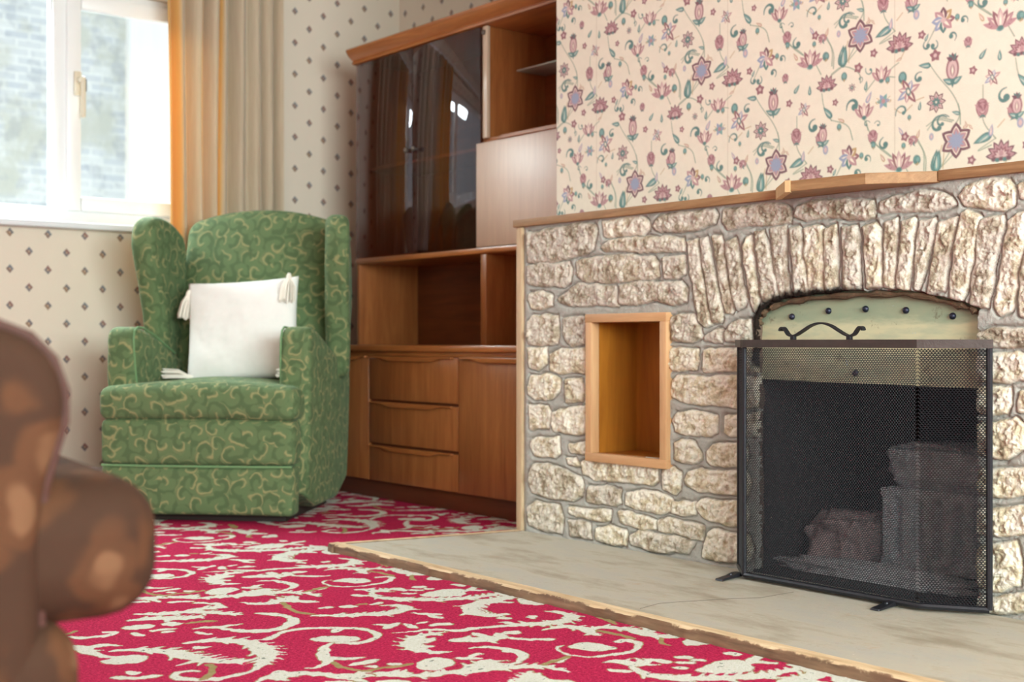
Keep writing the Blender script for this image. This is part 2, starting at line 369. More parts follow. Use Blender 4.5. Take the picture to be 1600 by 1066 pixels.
# ------------------------------------------------------------------ fitted carpet (floor)
def carpet_floor():
    x0, x1, y0, y1, st = .3, 3.0, 1.2, 5.2, .0065
    nx, ny = int((x1 - x0) / st) + 1, int((y1 - y0) / st) + 1
    xs, ys = np.linspace(x0, x1, nx), np.linspace(y0, y1, ny)
    X, Y = np.meshgrid(xs, ys, indexing='ij')
    wx = X + fbm(X * 38, Y * 38, 5, 3) * .007; wy = Y + fbm(X * 38, Y * 38, 55, 3) * .007
    W = np.full(X.shape, .06); O = np.full(X.shape, .06)
    A, B = (0.01, .957), (-1.18, .47)
    shifts = [(i * A[0] + j * B[0], i * A[1] + j * B[1]) for i in range(-5, 6) for j in range(-3, 4)]
    def window(p, m):
        a, b = min(q[0] for q in p) - m, max(q[0] for q in p) + m; c, d = min(q[1] for q in p) - m, max(q[1] for q in p) + m
        i0, i1 = max(0, int((a - x0) / st)), min(nx, int((b - x0) / st) + 2); j0, j1 = max(0, int((c - y0) / st)), min(ny, int((d - y0) / st) + 2)
        return (slice(i0, i1), slice(j0, j1)) if i1 > i0 and j1 > j0 else None
    def paint(kind, org, pts, w=.012, prof='t', scal=0):
        P = [on_z(org[0] + u / org[2], org[1] + v / org[2], 0)[:2] for u, v in pts]
        closed = kind == 'p'
        P = chaikin(P, 2, closed)
        for sx, sy in shifts:
            Q = [(p[0] + sx, p[1] + sy) for p in P]
            sl = window(Q, .05)
            if sl is None: continue
            xx, yy = wx[sl], wy[sl]
            if closed: d = -poly_sd(xx, yy, Q)
            else:
                L = [0]
                for a, b in zip(Q, Q[1:]): L.append(L[-1] + math.hypot(b[0] - a[0], b[1] - a[1]))
                d = np.full(xx.shape, .06)
                for i, (a, b) in enumerate(zip(Q, Q[1:])):
                    k = int((L[i + 1] - L[i]) / .009) + 1
                    for m in range(k):
                        ta, tb = m / k, (m + 1) / k; s_ = (L[i] + (ta + tb) / 2 * (L[i + 1] - L[i])); q = s_ / L[-1]
                        f = {'t': min(1, 3.2 * q * (1 - q) + .28), 'l': .3 + .7 * q, 'r': 1 - .7 * q, 'c': 1, 'f': .25 + .75 * math.sin(PI * q)}[prof]
                        rr = w * f
                        if scal: rr *= .72 + .5 * abs(math.sin(s_ * scal))
                        dd = seg_dist(xx, yy, a[0] + (b[0] - a[0]) * ta, a[1] + (b[1] - a[1]) * ta, a[0] + (b[0] - a[0]) * tb, a[1] + (b[1] - a[1]) * tb)[0] - rr
                        d = np.minimum(d, dd)
                        if w >= .0135 and kind == 's' and prof != 'c' and .1 < q < .93 and int(s_ / .026) != int((s_ - (L[i + 1] - L[i]) / k) / .026):
                            px_, py_ = a[0] + (b[0] - a[0]) * ta, a[1] + (b[1] - a[1]) * ta; l_ = math.hypot(b[0] - a[0], b[1] - a[1]) + 1e-9
                            ux, uy = (b[0] - a[0]) / l_, (b[1] - a[1]) / l_
                            for sd_ in ((1, -1) if int(s_ / .026) % 3 == 0 else (1,)):
                                e_ = w * f * 1.9 + .004; ex_, ey_ = px_ + (ux * .75 - uy * sd_) * e_, py_ + (uy * .75 + ux * sd_) * e_
                                d2, t2 = seg_dist(xx, yy, px_, py_, ex_, ey_); d = np.minimum(d, d2 - (.0085 - .006 * t2))
            T = O if kind == 'o' else W
            T[sl] = np.minimum(T[sl], d)
    c1, c2, c3, c4, c5, c6, c7 = (100, 960, 5), (400, 960, 5), (700, 960, 5), (200, 860, 5), (500, 860, 5), (780, 900, 5), (980, 960, 5)
    for a in CARPET(c1, c2, c3, c4, c5, c6, c7): paint(*a)
    P = np.stack([X, Y, .0 + 0 * X], -1)
    z = fbm(X * 90, Y * 90, 9, 2) * .0015; P[..., 2] = z
    me = grid_mesh('floor', P, None, {'w': W, 'o': O})
    # plain carpet around the patterned field
    bm = bmesh.new(); bm.from_mesh(me)
    la, lb = bm.verts.layers.float['w'], bm.verts.layers.float['o']
    for (a, b, c, d) in ((XW, x0, YS, YB), (x1, XA, YS, YB), (x0, x1, YS, y0)):
        vs = [bm.verts.new((p, q, 0)) for p, q in ((a, c), (b, c), (b, d), (a, d))]
        for v in vs: v[la] = .06; v[lb] = .06
        bm.faces.new(vs)
    bm.to_mesh(me); bm.free()
    t = NT('crimson_scroll_carpet'); o = t.obj()
    wob = t.ma('MULTIPLY', t.ma('SUBTRACT', t.noise(o, 330, 2, .7), .5), .010)
    w = t.ma('ADD', attr(t, 'w'), wob); ol = t.ma('ADD', attr(t, 'o'), wob)
    pile = t.ma('ADD', t.ma('MULTIPLY', t.noise(o, 150, 3, .8), .75), t.ma('MULTIPLY', t.noise(o, 420, 2, .7), .4)); pile = t.ss(pile, .38, .78)
    red = t.mix(pile, srgb(150, 10, 56), srgb(246, 72, 120)); red = t.mix(t.ma('MULTIPLY', t.noise(o, 6, 2), .5), red, srgb(218, 44, 92))
    cream = t.mix(pile, srgb(232, 232, 214), srgb(255, 254, 248))
    olive = t.mix(t.noise(o, 40, 2), srgb(150, 140, 74), srgb(206, 184, 140))
    green = srgb(52, 84, 50)
    edge = t.mix(t.ss(t.noise(o, 22, 2), .48, .56), olive, srgb(190, 150, 130))
    m_o = t.ma('SUBTRACT', 1, t.ss(ol, -.0012, .0012)); m_e = t.ma('SUBTRACT', 1, t.ss(w, .0016, .0032)); m_w = t.ma('SUBTRACT', 1, t.ss(w, -.001, .001))
    c = t.mix(t.ma('MULTIPLY', m_e, t.ss(t.noise(o, 14, 1), .42, .5)), red, edge)
    c = t.mix(m_w, c, cream); c = t.mix(m_o, c, olive)
    fleck = t.ma('MULTIPLY', t.ma('MULTIPLY', t.ss(t.noise(o, 60, 2), .66, .70), m_w), .7)
    c = t.mix(fleck, c, green)
    m = t.bsdf(c, .95, Normal=t.bump(pile, .005, 1.0), Specular_IOR_Level=.05)
    o = mesh_obj('floor', me, m); tag(o, 'crimson fitted carpet with cream scrolling foliage pattern', 'carpet', kind='structure')
def CARPET(c1, c2, c3, c4, c5, c6, c7):
    return [
    ('s', c1, [(350, 280), (500, 268), (700, 270), (850, 290), (960, 320), (1100, 345), (1250, 365), (1380, 365), (1490, 335)], .021, 'f'),
    ('s', c1, [(870, 390), (960, 375), (1050, 350)], .010, 'l'),
    ('s', c1, [(940, 218), (1050, 205), (1180, 190), (1350, 195), (1500, 225), (1590, 290), (1560, 370), (1500, 420)], .020, 'f', 95),
    ('s', c1, [(1500, 420), (1350, 470), (1150, 505), (950, 500), (850, 480), (870, 450), (950, 432), (1060, 435)], .011, 't'),
    ('s', c1, [(1000, 245), (1080, 255), (1150, 240)], .008), ('s', c1, [(450, 238), (350, 228), (230, 240), (160, 265), (230, 302), (350, 325), (430, 330)], .013),
    ('p', c1, [(265, 360), (350, 340), (500, 305), (640, 310), (680, 325), (600, 365), (430, 385), (300, 375)]),
    ('s', c1, [(90, 235), (150, 260), (200, 290)], .014), ('o', c1, [(1090, 500), (1150, 460), (1170, 420), (1140, 385)], .007, 'c'),
    ('p', c1, [(470, 440), (530, 430), (600, 445), (560, 465), (480, 460)]), ('s', c1, [(380, 482), (500, 490), (620, 490), (740, 470)], .012),
    ('s', c1, [(1000, 105), (1100, 95), (1200, 95), (1300, 80), (1380, 70)], .010), ('s', c1, [(1030, 130), (1090, 140), (1170, 145)], .009),
    ('s', c1, [(1200, 95), (1300, 112), (1430, 125), (1600, 118), (1750, 85), (1810, 40), (1750, 10), (1650, -5)], .013, 't', 70),
    ('p', c1, [(430, 100), (500, 80), (640, 65), (720, 75), (700, 95), (560, 115)]), ('p', c1, [(740, 70), (830, 50), (940, 55), (930, 75), (820, 85)]),
    ('s', c1, [(680, 120), (780, 110), (870, 105)], .009), ('s', c1, [(770, 130), (860, 125)], .008), ('s', c1, [(540, 135), (590, 155), (630, 160)], .010),
    ('s', c1, [(40, 165), (150, 178), (280, 165), (390, 145), (430, 130)], .012), ('s', c1, [(290, 130), (420, 130)], .008),
    ('o', c1, [(0, 150), (50, 140), (90, 120)], .006, 'c'), ('o', c1, [(950, 65), (1050, 50), (1200, 40)], .008),
    ('s', c1, [(500, 40), (700, 20), (900, 25), (1080, 10)], .016, 't', 80),
    ('s', c2, [(80, 190), (150, 150), (280, 110), (450, 95), (620, 100), (800, 100), (920, 125), (960, 155), (900, 195), (780, 220), (650, 215)], .009, 'c'),
    ('s', c2, [(610, 130), (640, 115), (670, 100)], .012), ('p', c2, [(410, 190), (500, 160), (620, 165), (760, 155), (820, 185), (750, 205), (600, 205), (480, 205)]),
    ('s', c2, [(600, 215), (540, 240), (520, 290), (545, 340), (550, 375), (480, 410), (395, 415)], .013, 'f'), ('s', c2, [(570, 330), (700, 345), (850, 325)], .012, 'r'),
    ('o', c2, [(600, 370), (700, 415), (850, 440), (950, 410), (1100, 400), (1200, 375)], .007, 'c'),
    ('s', c2, [(740, 390), (820, 370), (950, 345)], .011), ('s', c2, [(800, 450), (880, 430)], .009), ('s', c2, [(870, 395), (930, 400)], .008),
    ('s', c2, [(650, 460), (760, 470), (900, 470)], .013, 't', 120), ('s', c2, [(920, 450), (1050, 455), (1200, 445)], .014), ('s', c2, [(1040, 380), (1110, 380)], .011),
    ('p', c2, [(1230, 380), (1330, 340), (1440, 325), (1560, 345), (1530, 390), (1400, 430), (1270, 420)]),
    ('s', c2, [(0, 520), (100, 480), (180, 470), (300, 450), (480, 455), (650, 475), (800, 500), (860, 525)], .013, 't'), ('s', c2, [(170, 435), (190, 460), (150, 500)], .016),
    ('s', c2, [(530, 525), (640, 515), (760, 525)], .010), ('s', c2, [(950, 525), (1050, 515), (1200, 522)], .011),
    ('s', c2, [(940, 470), (1150, 470), (1380, 465), (1480, 442), (1650, 440), (1850, 410), (2050, 400), (2240, 395), (2350, 420), (2435, 445)], .016, 'f'),
    ('s', c3, [(130, 430), (180, 400), (210, 385)], .014), ('s', c3, [(240, 410), (310, 350), (350, 385), (420, 392)], .016, 'f'),
    ('s', c2, [(1520, 280), (1400, 290), (1280, 270), (1210, 240), (1210, 200), (1280, 160), (1400, 140), (1480, 130)], .017, 'f', 60),
    ('s', c2, [(1290, 215), (1340, 195), (1390, 180)], .011), ('s', c2, [(1300, 240), (1380, 240)], .010),
    ('s', c2, [(1070, 135), (1200, 130), (1350, 110), (1500, 115), (1600, 120), (1700, 100), (1900, 85), (2100, 75), (2300, 75)], .011, 'f'),
    ('s', c2, [(1000, 105), (1060, 75), (1120, 55)], .012), ('s', c2, [(920, 70), (1050, 75)], .008), ('s', c2, [(1180, 65), (1210, 90), (1260, 100)], .010),
    ('s', c2, [(1250, 65), (1330, 50)], .008), ('s', c2, [(1380, 80), (1450, 65), (1530, 70)], .012),
    ('s', c3, [(0, 195), (150, 187), (300, 190), (420, 180)], .018, 't', 90), ('s', c3, [(200, 140), (300, 165)], .012), ('s', c3, [(380, 140), (440, 178)], .013),
    ('s', c3, [(470, 180), (600, 185), (740, 190), (830, 180)], .011, 't', 150), ('s', c3, [(485, 135), (520, 135)], .016, 'c'),
    ('s', c3, [(180, 255), (300, 240), (430, 255), (550, 285), (600, 320), (560, 360), (480, 380)], .013, 'f'), ('s', c3, [(460, 275), (560, 292)], .012),
    ('s', c3, [(70, 330), (200, 340), (260, 335)], .009), ('s', c3, [(160, 330), (220, 300), (270, 300)], .009),
    ('p', c3, [(910, 255), (980, 225), (1080, 210), (1250, 225), (1330, 260), (1250, 275), (1150, 280), (1040, 265)]),
    ('s', c3, [(900, 235), (840, 245), (840, 275), (930, 305), (1080, 325), (1250, 315), (1420, 285), (1500, 245), (1470, 205), (1400, 190), (1330, 205)], .010, 'l'),
    ('o', c3, [(1450, 180), (1340, 150), (1180, 120)], .007, 'c'),
    ('s', c3, [(740, 115), (850, 95), (930, 82), (1020, 95), (1110, 120), (1130, 145), (1200, 155)], .014), ('s', c3, [(1110, 120), (1180, 95), (1280, 90), (1400, 105), (1500, 125), (1600, 140)], .014, 't'),
    ('s', c3, [(850, 355), (920, 325)], .012, 'r'), ('o', c3, [(750, 385), (850, 350), (930, 320)], .007, 'c'),
    ('p', c3, [(720, 430), (750, 500), (1000, 515), (990, 530), (600, 530)]),
    ('s', c3, [(1230, 365), (1350, 355), (1430, 380), (1500, 380), (1600, 345)], .015), ('s', c3, [(1430, 380), (1480, 440), (1600, 475), (1750, 490), (1920, 490), (2200, 490), (2500, 470), (2650, 430), (2820, 390)], .017, 'f'),
    ('s', c3, [(1260, 425), (1350, 440), (1430, 435)], .011), ('s', c7, [(180, 345), (260, 350), (330, 375)], .013),
    ('s', c7, [(420, 325), (480, 325)], .013, 'c'), ('s', c7, [(540, 350), (580, 350)], .010, 'c'), ('s', c7, [(380, 365), (520, 370)], .009),
    ('p', c7, [(520, 440), (580, 400), (720, 350), (900, 345), (960, 380), (1000, 420), (940, 440), (780, 450), (640, 450)]),
    ('s', c7, [(960, 380), (1000, 330), (1080, 305)], .012), ('s', c7, [(1000, 365), (1160, 370)], .009), ('s', c7, [(770, 290), (880, 310)], .012),
    ('s', c7, [(360, 410), (470, 410)], .010), ('s', c7, [(280, 470), (430, 510)], .015),
    ('s', c7, [(0, 110), (150, 150), (300, 170), (440, 165)], .014), ('p', c7, [(430, 215), (470, 175), (560, 175), (650, 220), (560, 235), (460, 235)]),
    ('s', c7, [(150, 125), (200, 95)], .014), ('o', c7, [(260, 170), (270, 220), (350, 240)], .007),
    ('s', c7, [(1320, 525), (1450, 470), (1530, 430), (1600, 425)], .020),
    ('s', c6, [(360, 265), (480, 275), (580, 305), (520, 345), (350, 360), (150, 368), (0, 352)], .017, 'f', 50),
    ('s', c6, [(-20, 110), (100, 150), (300, 170)], .016), ('p', c6, [(130, 190), (160, 150), (300, 170), (380, 195), (330, 225), (200, 215)]),
    ('s', c6, [(0, 190), (100, 200)], .010), ('p', c6, [(205, 310), (270, 295), (330, 305), (280, 328)]), ('s', c6, [(0, 290), (60, 290)], .010), ('s', c6, [(0, 320), (80, 325)], .010),
    ('o', c6, [(740, 290), (850, 330), (920, 370)], .010, 't', 60),
    ('s', c4, [(50, 490), (250, 490), (500, 470), (700, 480), (880, 490)], .015, 't', 80), ('s', c4, [(500, 455), (640, 440), (760, 435)], .015), ('s', c4, [(510, 405), (600, 400), (700, 410), (770, 440)], .010),
    ('s', c4, [(880, 400), (1000, 410), (1100, 410), (1220, 375), (1280, 345)], .014), ('s', c4, [(1230, 390), (1350, 385), (1460, 385)], .010, 'r'),
    ('s', c4, [(1000, 480), (1120, 490), (1270, 505)], .013), ('o', c4, [(1210, 400), (1260, 450), (1330, 480), (1450, 490)], .007, 'c'),
    ('s', c5, [(-60, 500), (150, 500), (400, 495), (600, 475), (700, 445), (640, 420), (480, 420)], .016, 'f', 70), ('p', c5, [(120, 435), (190, 418), (280, 420), (300, 435), (210, 445)]), ('s', c5, [(0, 445), (80, 435)], .012), ('o', c5, [(310, 412), (350, 410)], .009, 'c'),
    ('s', c5, [(400, 415), (480, 398)], .009), ('s', c5, [(720, 480), (820, 490), (960, 490)], .011), ('s', c5, [(840, 490), (900, 510), (960, 520)], .010),
    ('s', c5, [(1540, 345), (1380, 375), (1240, 400), (1165, 440), (1200, 480), (1300, 508), (1450, 490)], .021, 'f', 45),
    ]
carpet_floor()
# ================================================================== floral chimney breast
def floral_wall():
    y0, y1, z0, z1, st = .62, BY, .95, ZC, .0022
    ny, nz = int((y1 - y0) / st) + 1, int((z1 - z0) / st) + 1
    ys, zs = np.linspace(y0, y1, ny), np.linspace(z0, z1, nz)
    Z, Y = np.meshgrid(zs, ys, indexing='ij')
    base = np.array(srgb(230, 222, 208)); C = np.ones(Y.shape + (3,)) * base
    mot = fbm(Y * 60, Z * 60, 3, 3)[..., None] * .035; C = C * (1 + mot)
    V1, V2 = (-.281, -.311), (.281, -.311)
    shifts = [(i * V1[0] + j * V2[0], i * V1[1] + j * V2[1]) for i in range(-6, 7) for j in range(-6, 7)]
    MA, MA2, PK, PK2, TE, TE2, BL, TA, CR, GR = map(lambda c: np.array(srgb(*c)), ((104, 62, 84), (138, 86, 102), (180, 136, 146), (208, 178, 180), (66, 120, 122),
                                          (110, 160, 162), (142, 154, 186), (182, 152, 108), (240, 228, 214), (120, 146, 130)))
    px = st * .8
    class Win:
        def __init__(s, cy, cz, R):
            i0, i1 = max(0, int((cz - R - z0) / st)), min(nz, int((cz + R - z0) / st) + 2)
            j0, j1 = max(0, int((cy - R - y0) / st)), min(ny, int((cy + R - y0) / st) + 2)
            s.ok = i1 > i0 and j1 > j0
            if s.ok:
                s.sl = (slice(i0, i1), slice(j0, j1)); s.u = -(Y[s.sl] - cy); s.v = Z[s.sl] - cz   # u to image right
        def blend(s, sd, col, a=1.0):                 # sd < 0 inside
            k = (np.clip(.5 - sd / (2 * px), 0, 1) * a)[..., None]; C[s.sl] = C[s.sl] * (1 - k) + col * k
        def ell(s, x, y, a, b, ang, col, al=1.0):
            c, q = math.cos(ang), math.sin(ang); U, V = (s.u - x) * c + (s.v - y) * q, -(s.u - x) * q + (s.v - y) * c
            s.blend((np.hypot(U / a, V / b) - 1) * min(a, b), col, al)
        def petal(s, x, y, ang, L, w, col, tip=.6, al=1.0):
            c, q = math.cos(ang), math.sin(ang); U, V = (s.u - x) * c + (s.v - y) * q, -(s.u - x) * q + (s.v - y) * c
            t = np.clip(U / L, 0, 1); hw = w * np.sin(PI * t ** tip) ** .8
            s.blend(np.maximum(np.abs(V) - hw, np.maximum(-U, U - L)), col, al)
        def stroke(s, P, w0, w1, col, al=1.0):
            P = chaikin(P, 2, False); d = np.full(s.u.shape, 1e3); n = len(P) - 1
            for i in range(n):
                dd, t = seg_dist(s.u, s.v, *P[i], *P[i + 1]); d = np.minimum(d, dd - (w0 + (w1 - w0) * (i + t) / n))
            s.blend(d, col, al)
    def flower(w, n, R, ph, outer, inner, core, wd=.42, tip=.75):
        for layer, (k, c) in enumerate(((1, outer), (.8, CR), (.72, inner))):
            for i in range(n):
                a = ph + 2 * PI * i / n; w.petal(0, 0, a, R * k, R * wd * k * (1 if layer == 0 else .8), c, tip)
        for i in range(n):
            a = ph + 2 * PI * (i + .5) / n; w.petal(0, 0, a, R * .5, R * .12, core, .8)
        w.ell(0, 0, R * .2, R * .2, 0, core); w.ell(0, 0, R * .09, R * .09, 0, CR)
    def leaf(w, x, y, ang, L, wd, c=TE, c2=TE2):
        w.petal(x, y, ang, L, wd, c, .6); w.petal(x + L * .12 * math.cos(ang), y + L * .12 * math.sin(ang), ang, L * .72, wd * .55, c2, .6)
        w.petal(x + L * .2 * math.cos(ang), y + L * .2 * math.sin(ang), ang + .15, L * .5, wd * .16, CR, .6, .7)
    def curl(w, x, y, R, ang, sgn=1, c=TE, w0=.16):
        P = [(x + R * (1 - .1 * i) * math.cos(ang + sgn * i * .55), y + R * (1 - .1 * i) * math.sin(ang + sgn * i * .55)) for i in range(9)]
        w.stroke(P, R * .05, R * w0, c); w.ell(P[-1][0], P[-1][1], R * w0 * 1.3, R * w0 * 1.3, 0, c)
    def draw(typ, cx, cy, R, rot=0.0, ex=None):
        p = on_x(1200 + cx / 3.33, cy / 3.33, BX); r = R / 3.33 * (p - Vector((0, 0, CH))).length / F_PX * 1.06
        r *= 1.0; rot = math.radians(rot)
        for sy, sz in shifts:
            w = Win(p.y + sy, p.z + sz, r * 2.6)
            if not w.ok: continue
            if typ == 'star':
                flower(w, 6, r, PI / 6 + rot, MA, PK, BL, .37, .82); flower_core = None
                for i in range(6): w.petal(0, 0, PI / 6 + rot + i * PI / 3, r * .55, r * .09, BL, .7)
            elif typ == 'lily':
                for i, c in zip(range(7), (PK, BL, MA2, PK, BL, PK, MA2)):
                    a = rot + .4 + i * .82; w.petal(0, 0, a, r * (1 if i % 2 == 0 else .8), r * .24, c, .7); w.petal(0, 0, a, r * .7, r * .08, CR, .7)
                w.ell(0, 0, r * .2, r * .3, .3, TE); w.ell(0, 0, r * .1, r * .15, .3, CR)
            elif typ == 'daisy': flower(w, 8, r, rot, ex or MA, PK, TE, .27, .8)
            elif typ == 'small':
                for i in range(5): w.petal(0, 0, rot + i * 2 * PI / 5, r, r * .38, ex or MA2 if ex is not None else MA2, .8)
                w.ell(0, 0, r * .3, r * .3, 0, PK2)
            elif typ == 'fan':
                for k, c in ((1, MA), (.84, PK), (.62, MA2), (.42, PK2)):
                    for i in range(7):
                        a = rot + PI / 2 + (i - 3) * .5; w.petal(0, -r * .3, a, r * 1.25 * k, r * .25 * k, c, .95)
                for i in range(5): w.ell((i - 2) * r * .3, -r * .5 - .06 * r * (i % 2), r * .2, r * .16, 0, TE if i % 2 else MA)
                w.ell(0, -r * .1, r * .18, r * .22, 0, PK)
            elif typ == 'rose':
                for k, c in ((1, MA2), (.86, PK), (.6, MA2), (.45, PK2)):
                    w.ell(0, 0, r * k * .8, r * k, rot, c)
                for i in range(5): w.petal(0, -r * .2, rot + PI / 2 + (i - 2) * .5, r * 1.1, r * .2, (PK, MA2)[i % 2], .9)
                for i in (-1, 1): w.petal(0, -r * .7, rot - PI / 2 + i * .9, r * .6, r * .14, TE)
            elif typ == 'tulip':
                for i, c in ((-2, PK), (2, PK), (-1, MA2), (1, MA2), (0, PK2)):
                    w.petal(0, -r * .5, rot + PI / 2 + i * .42, r * 1.5, r * .3, c, .8); w.petal(0, -r * .45, rot + PI / 2 + i * .42, r * 1.1, r * .1, CR, .8)
                w.ell(0, -r * .5, r * .26, r * .2, 0, TE)
            elif typ == 'bell':
                w.ell(0, 0, r * .48, r * .8, 0, MA2); w.ell(0, -.02 * r, r * .36, r * .64, 0, PK2); w.ell(0, -.1 * r, r * .16, r * .36, 0, MA2); w.ell(0, -.1 * r, r * .08, r * .25, 0, CR)
                for i in range(5): w.petal(0, r * .6, PI / 2 + (i - 2) * .55, r * .5, r * .15, (MA, TE)[i % 2])
                for i in (-1, 1): leaf(w, 0, -r * .95, PI / 2 + i * 1.1, r * .8, r * .22)
                w.petal(0, -r * .65, -PI / 2, r * .6, r * .14, TE)
            elif typ == 'lotus':
                for i in range(7): w.petal(0, -r * .5, rot + PI / 2 + (i - 3) * .42, r * 1.45, r * .24, (PK, MA2, PK2)[i % 3], .85)
                for i in range(5): w.petal(0, -r * .5, rot + PI / 2 + (i - 2) * .42, r * .95, r * .12, (CR, PK)[i % 2], .85)
                for i in (-1, 1): curl(w, i * r * .8, -r * .1, r * .3, -PI / 2, -i, MA2)
                w.ell(0, -r * .6, r * .3, r * .2, 0, TE2)
            elif typ == 'big':
                for i, c in enumerate((MA2, TA, MA, PK, BL, BL, TE, PK)): w.petal(0, 0, rot + i * PI / 4, r, r * .32, c, .8); w.petal(0, 0, rot + i * PI / 4, r * .72, r * .1, CR, .8)
                w.ell(0, 0, r * .22, r * .2, 0, PK2)
            elif typ == 'blue':
                for i in range(6): w.petal(0, 0, rot + i * PI / 3, r, r * .28, (BL, TE2)[i % 2], .8)
                w.ell(0, 0, r * .3, r * .3, 0, PK)
                for i in (-1, 1): curl(w, i * r * 1.0, 0, r * .5, PI / 2, i, TA, .1)
            elif typ == 'leaf': leaf(w, -r * math.cos(rot), -r * math.sin(rot), rot, 2 * r, r * .42)
            elif typ == 'bleaf': leaf(w, -r * math.cos(rot), -r * math.sin(rot), rot, 2 * r, r * .4, BL, PK2)
            elif typ == 'tleaf': leaf(w, -r * math.cos(rot), -r * math.sin(rot), rot, 2 * r, r * .4, TA, PK2)
            elif typ == 'bud': w.ell(0, 0, r * .8, r, rot, TE); w.ell(0, r * .15, r * .5, r * .6, rot, TE2); w.ell(0, -r * .9, r * .2, r * .3, 0, TA)
            elif typ == 'lbud': w.ell(0, 0, r * .7, r, rot, BL); w.ell(0, 0, r * .4, r * .6, rot, PK2)
            elif typ == 'curl': curl(w, 0, 0, r, rot, 1 if not ex else -1); 
            elif typ == 'hook': curl(w, 0, 0, r, rot, 1 if not ex else -1, TE, .3)
    def stem(P, wd=3.2, c=GR):
        Q = [on_x(1200 + a / 3.33, b / 3.33, BX) for a, b in P]; m = Q[len(Q) // 2]; R = max((q - m).length for q in Q) + .02
        for sy, sz in shifts:
            w = Win(m.y + sy, m.z + sz, R)
            if w.ok: w.stroke([(-(q.y - m.y), q.z - m.z) for q in Q], .0011, .0016 * wd / 3.2, c, .9)
    for P in ([(345, 120), (390, 80), (460, 90)], [(598, 30), (605, 90), (660, 155)], [(660, 155), (560, 235), (640, 190)], [(470, 245), (400, 330), (330, 385)],
              [(300, 190), (345, 260), (340, 350)], [(330, 380), (390, 330), (480, 370), (480, 420)], [(660, 395), (620, 392)], [(680, 320), (640, 350), (620, 380)], [(555, 410), (510, 470)],
              [(510, 620), (520, 670)], [(550, 740), (640, 800), (690, 870)], [(780, 720), (815, 790), (810, 880)], [(830, 670), (880, 600), (965, 620)], [(960, 760), (900, 860)],
              [(835, 320), (890, 400), (960, 475), (1000, 560), (1000, 640)], [(830, 220), (870, 140)], [(250, 330), (275, 380)], [(280, 480), (290, 560), (330, 620)], [(330, 620), (420, 640), (440, 720)],
              [(60, 110), (110, 230), (180, 280)], [(150, 600), (150, 700)], [(490, 0), (500, 60), (470, 110)]): stem(P)
    for P in ([(715, 250), (690, 300)], [(905, 750), (885, 830)], [(660, 560), (700, 590), (750, 540)], [(810, 500), (760, 520)], [(425, 230), (420, 320)], [(700, 60), (670, 100)]): stem(P, 2.4, TA)
    for a in (('star', 480, 180, 78), ('small', 550, 270, 22), ('fan', 685, 220, 58), ('leaf', 600, 163, 46, 200), ('bleaf', 640, 118, 26, 80), ('rose', 598, 8, 36), ('tleaf', 525, 98, 15, 100), ('tleaf', 548, 110, 13, -50),
              ('curl', 400, 115, 52, 40), ('tulip', 590, 388, 48), ('curl', 530, 360, 26, 150), ('leaf', 510, 440, 22, 80), ('bud', 622, 410, 15), ('tleaf', 680, 305, 16, 200), ('bud', 700, 398, 28), ('hook', 785, 400, 30, 60),
              ('lily', 730, 470, 66), ('curl', 700, 575, 40, 200, 1), ('bud', 735, 605, 12), ('daisy', 875, 525, 50), ('hook', 445, 545, 42, 200, 1), ('tulip', 500, 580, 48), ('bleaf', 525, 500, 28, 60), ('blue', 600, 520, 36),
              ('leaf', 790, 545, 20, 80), ('rose', 545, 705, 32), ('curl', 512, 640, 20, 20), ('curl', 572, 640, 20, 160, 1), ('bud', 548, 750, 15), ('hook', 605, 745, 34, 100), ('tleaf', 595, 815, 22, 120), ('small', 712, 705, 24),
              ('rose', 755, 722, 25, 90), ('bleaf', 690, 675, 20, 120), ('bud', 705, 752, 14), ('tleaf', 782, 690, 20, 70), ('lotus', 680, 840, 58), ('bud', 772, 825, 22), ('lbud', 850, 705, 16), ('curl', 905, 630, 42, 30), ('tleaf', 1030, 650, 16, 20),
              ('leaf', 870, 828, 50, 80), ('hook', 828, 232, 26, 100), ('hook', 862, 232, 26, 60, 1), ('small', 870, 282, 30, 20), ('leaf', 815, 335, 32, 170), ('big', 912, 98, 60), ('small', 800, 175, 22), ('leaf', 826, 188, 17, 60), ('hook', 958, 180, 26, -60),
              ('bud', 985, 82, 15), ('hook', 1018, 95, 24, -40), ('lbud', 772, 70, 22), ('rose', 745, 12, 38), ('bell', 960, 352, 68), ('leaf', 978, 580, 22, 160),
              ('tulip', 220, 312, 50), ('fan', 305, 432, 48), ('bud', 305, 287, 18), ('bud', 396, 392, 20), ('leaf', 395, 288, 50, 80), ('small', 470, 347, 26), ('curl', 480, 405, 18, -90), ('daisy', 437, 450, 20), ('lily', 187, 565, 40),
              ('leaf', 310, 580, 36, 130), ('tleaf', 380, 620, 20, 150), ('hook', 238, 655, 38, 80), ('bell', 285, 695, 50), ('small', 350, 527, 18), ('leaf', 217, 465, 22, 90), ('rose', 148, 712, 32), ('bud', 370, 655, 16), ('rose', 90, 402, 22), ('leaf', 150, 458, 24, 50), ('small', 110, 532, 20)):
        draw(*a)
    for sm in (2.499, 1.934, 3.06, 1.37):       # seams between the lengths of paper
        k = (np.clip(1 - np.abs(Y - sm) / .0028, 0, 1) * .35)[..., None]; C[:] = C * (1 - k) + np.array(srgb(160, 140, 120)) * k
    P = np.stack([np.full(Y.shape, BX), Y, Z], -1)
    me = grid_mesh('wall_chimney_breast', P, None, None, {'ink': C})
    t = NT('floral_wallpaper'); o = t.obj()
    c = t.mix(t.ma('MULTIPLY', t.noise(o, 700, 2), .2), attr(t, 'ink', True), srgb(214, 196, 176))
    m = t.bsdf(c, .7, Normal=t.bump(t.noise(o, 300, 4), .0008))
    ob = mesh_obj('wall_chimney_breast', me, m); ob['kind'] = 'structure'
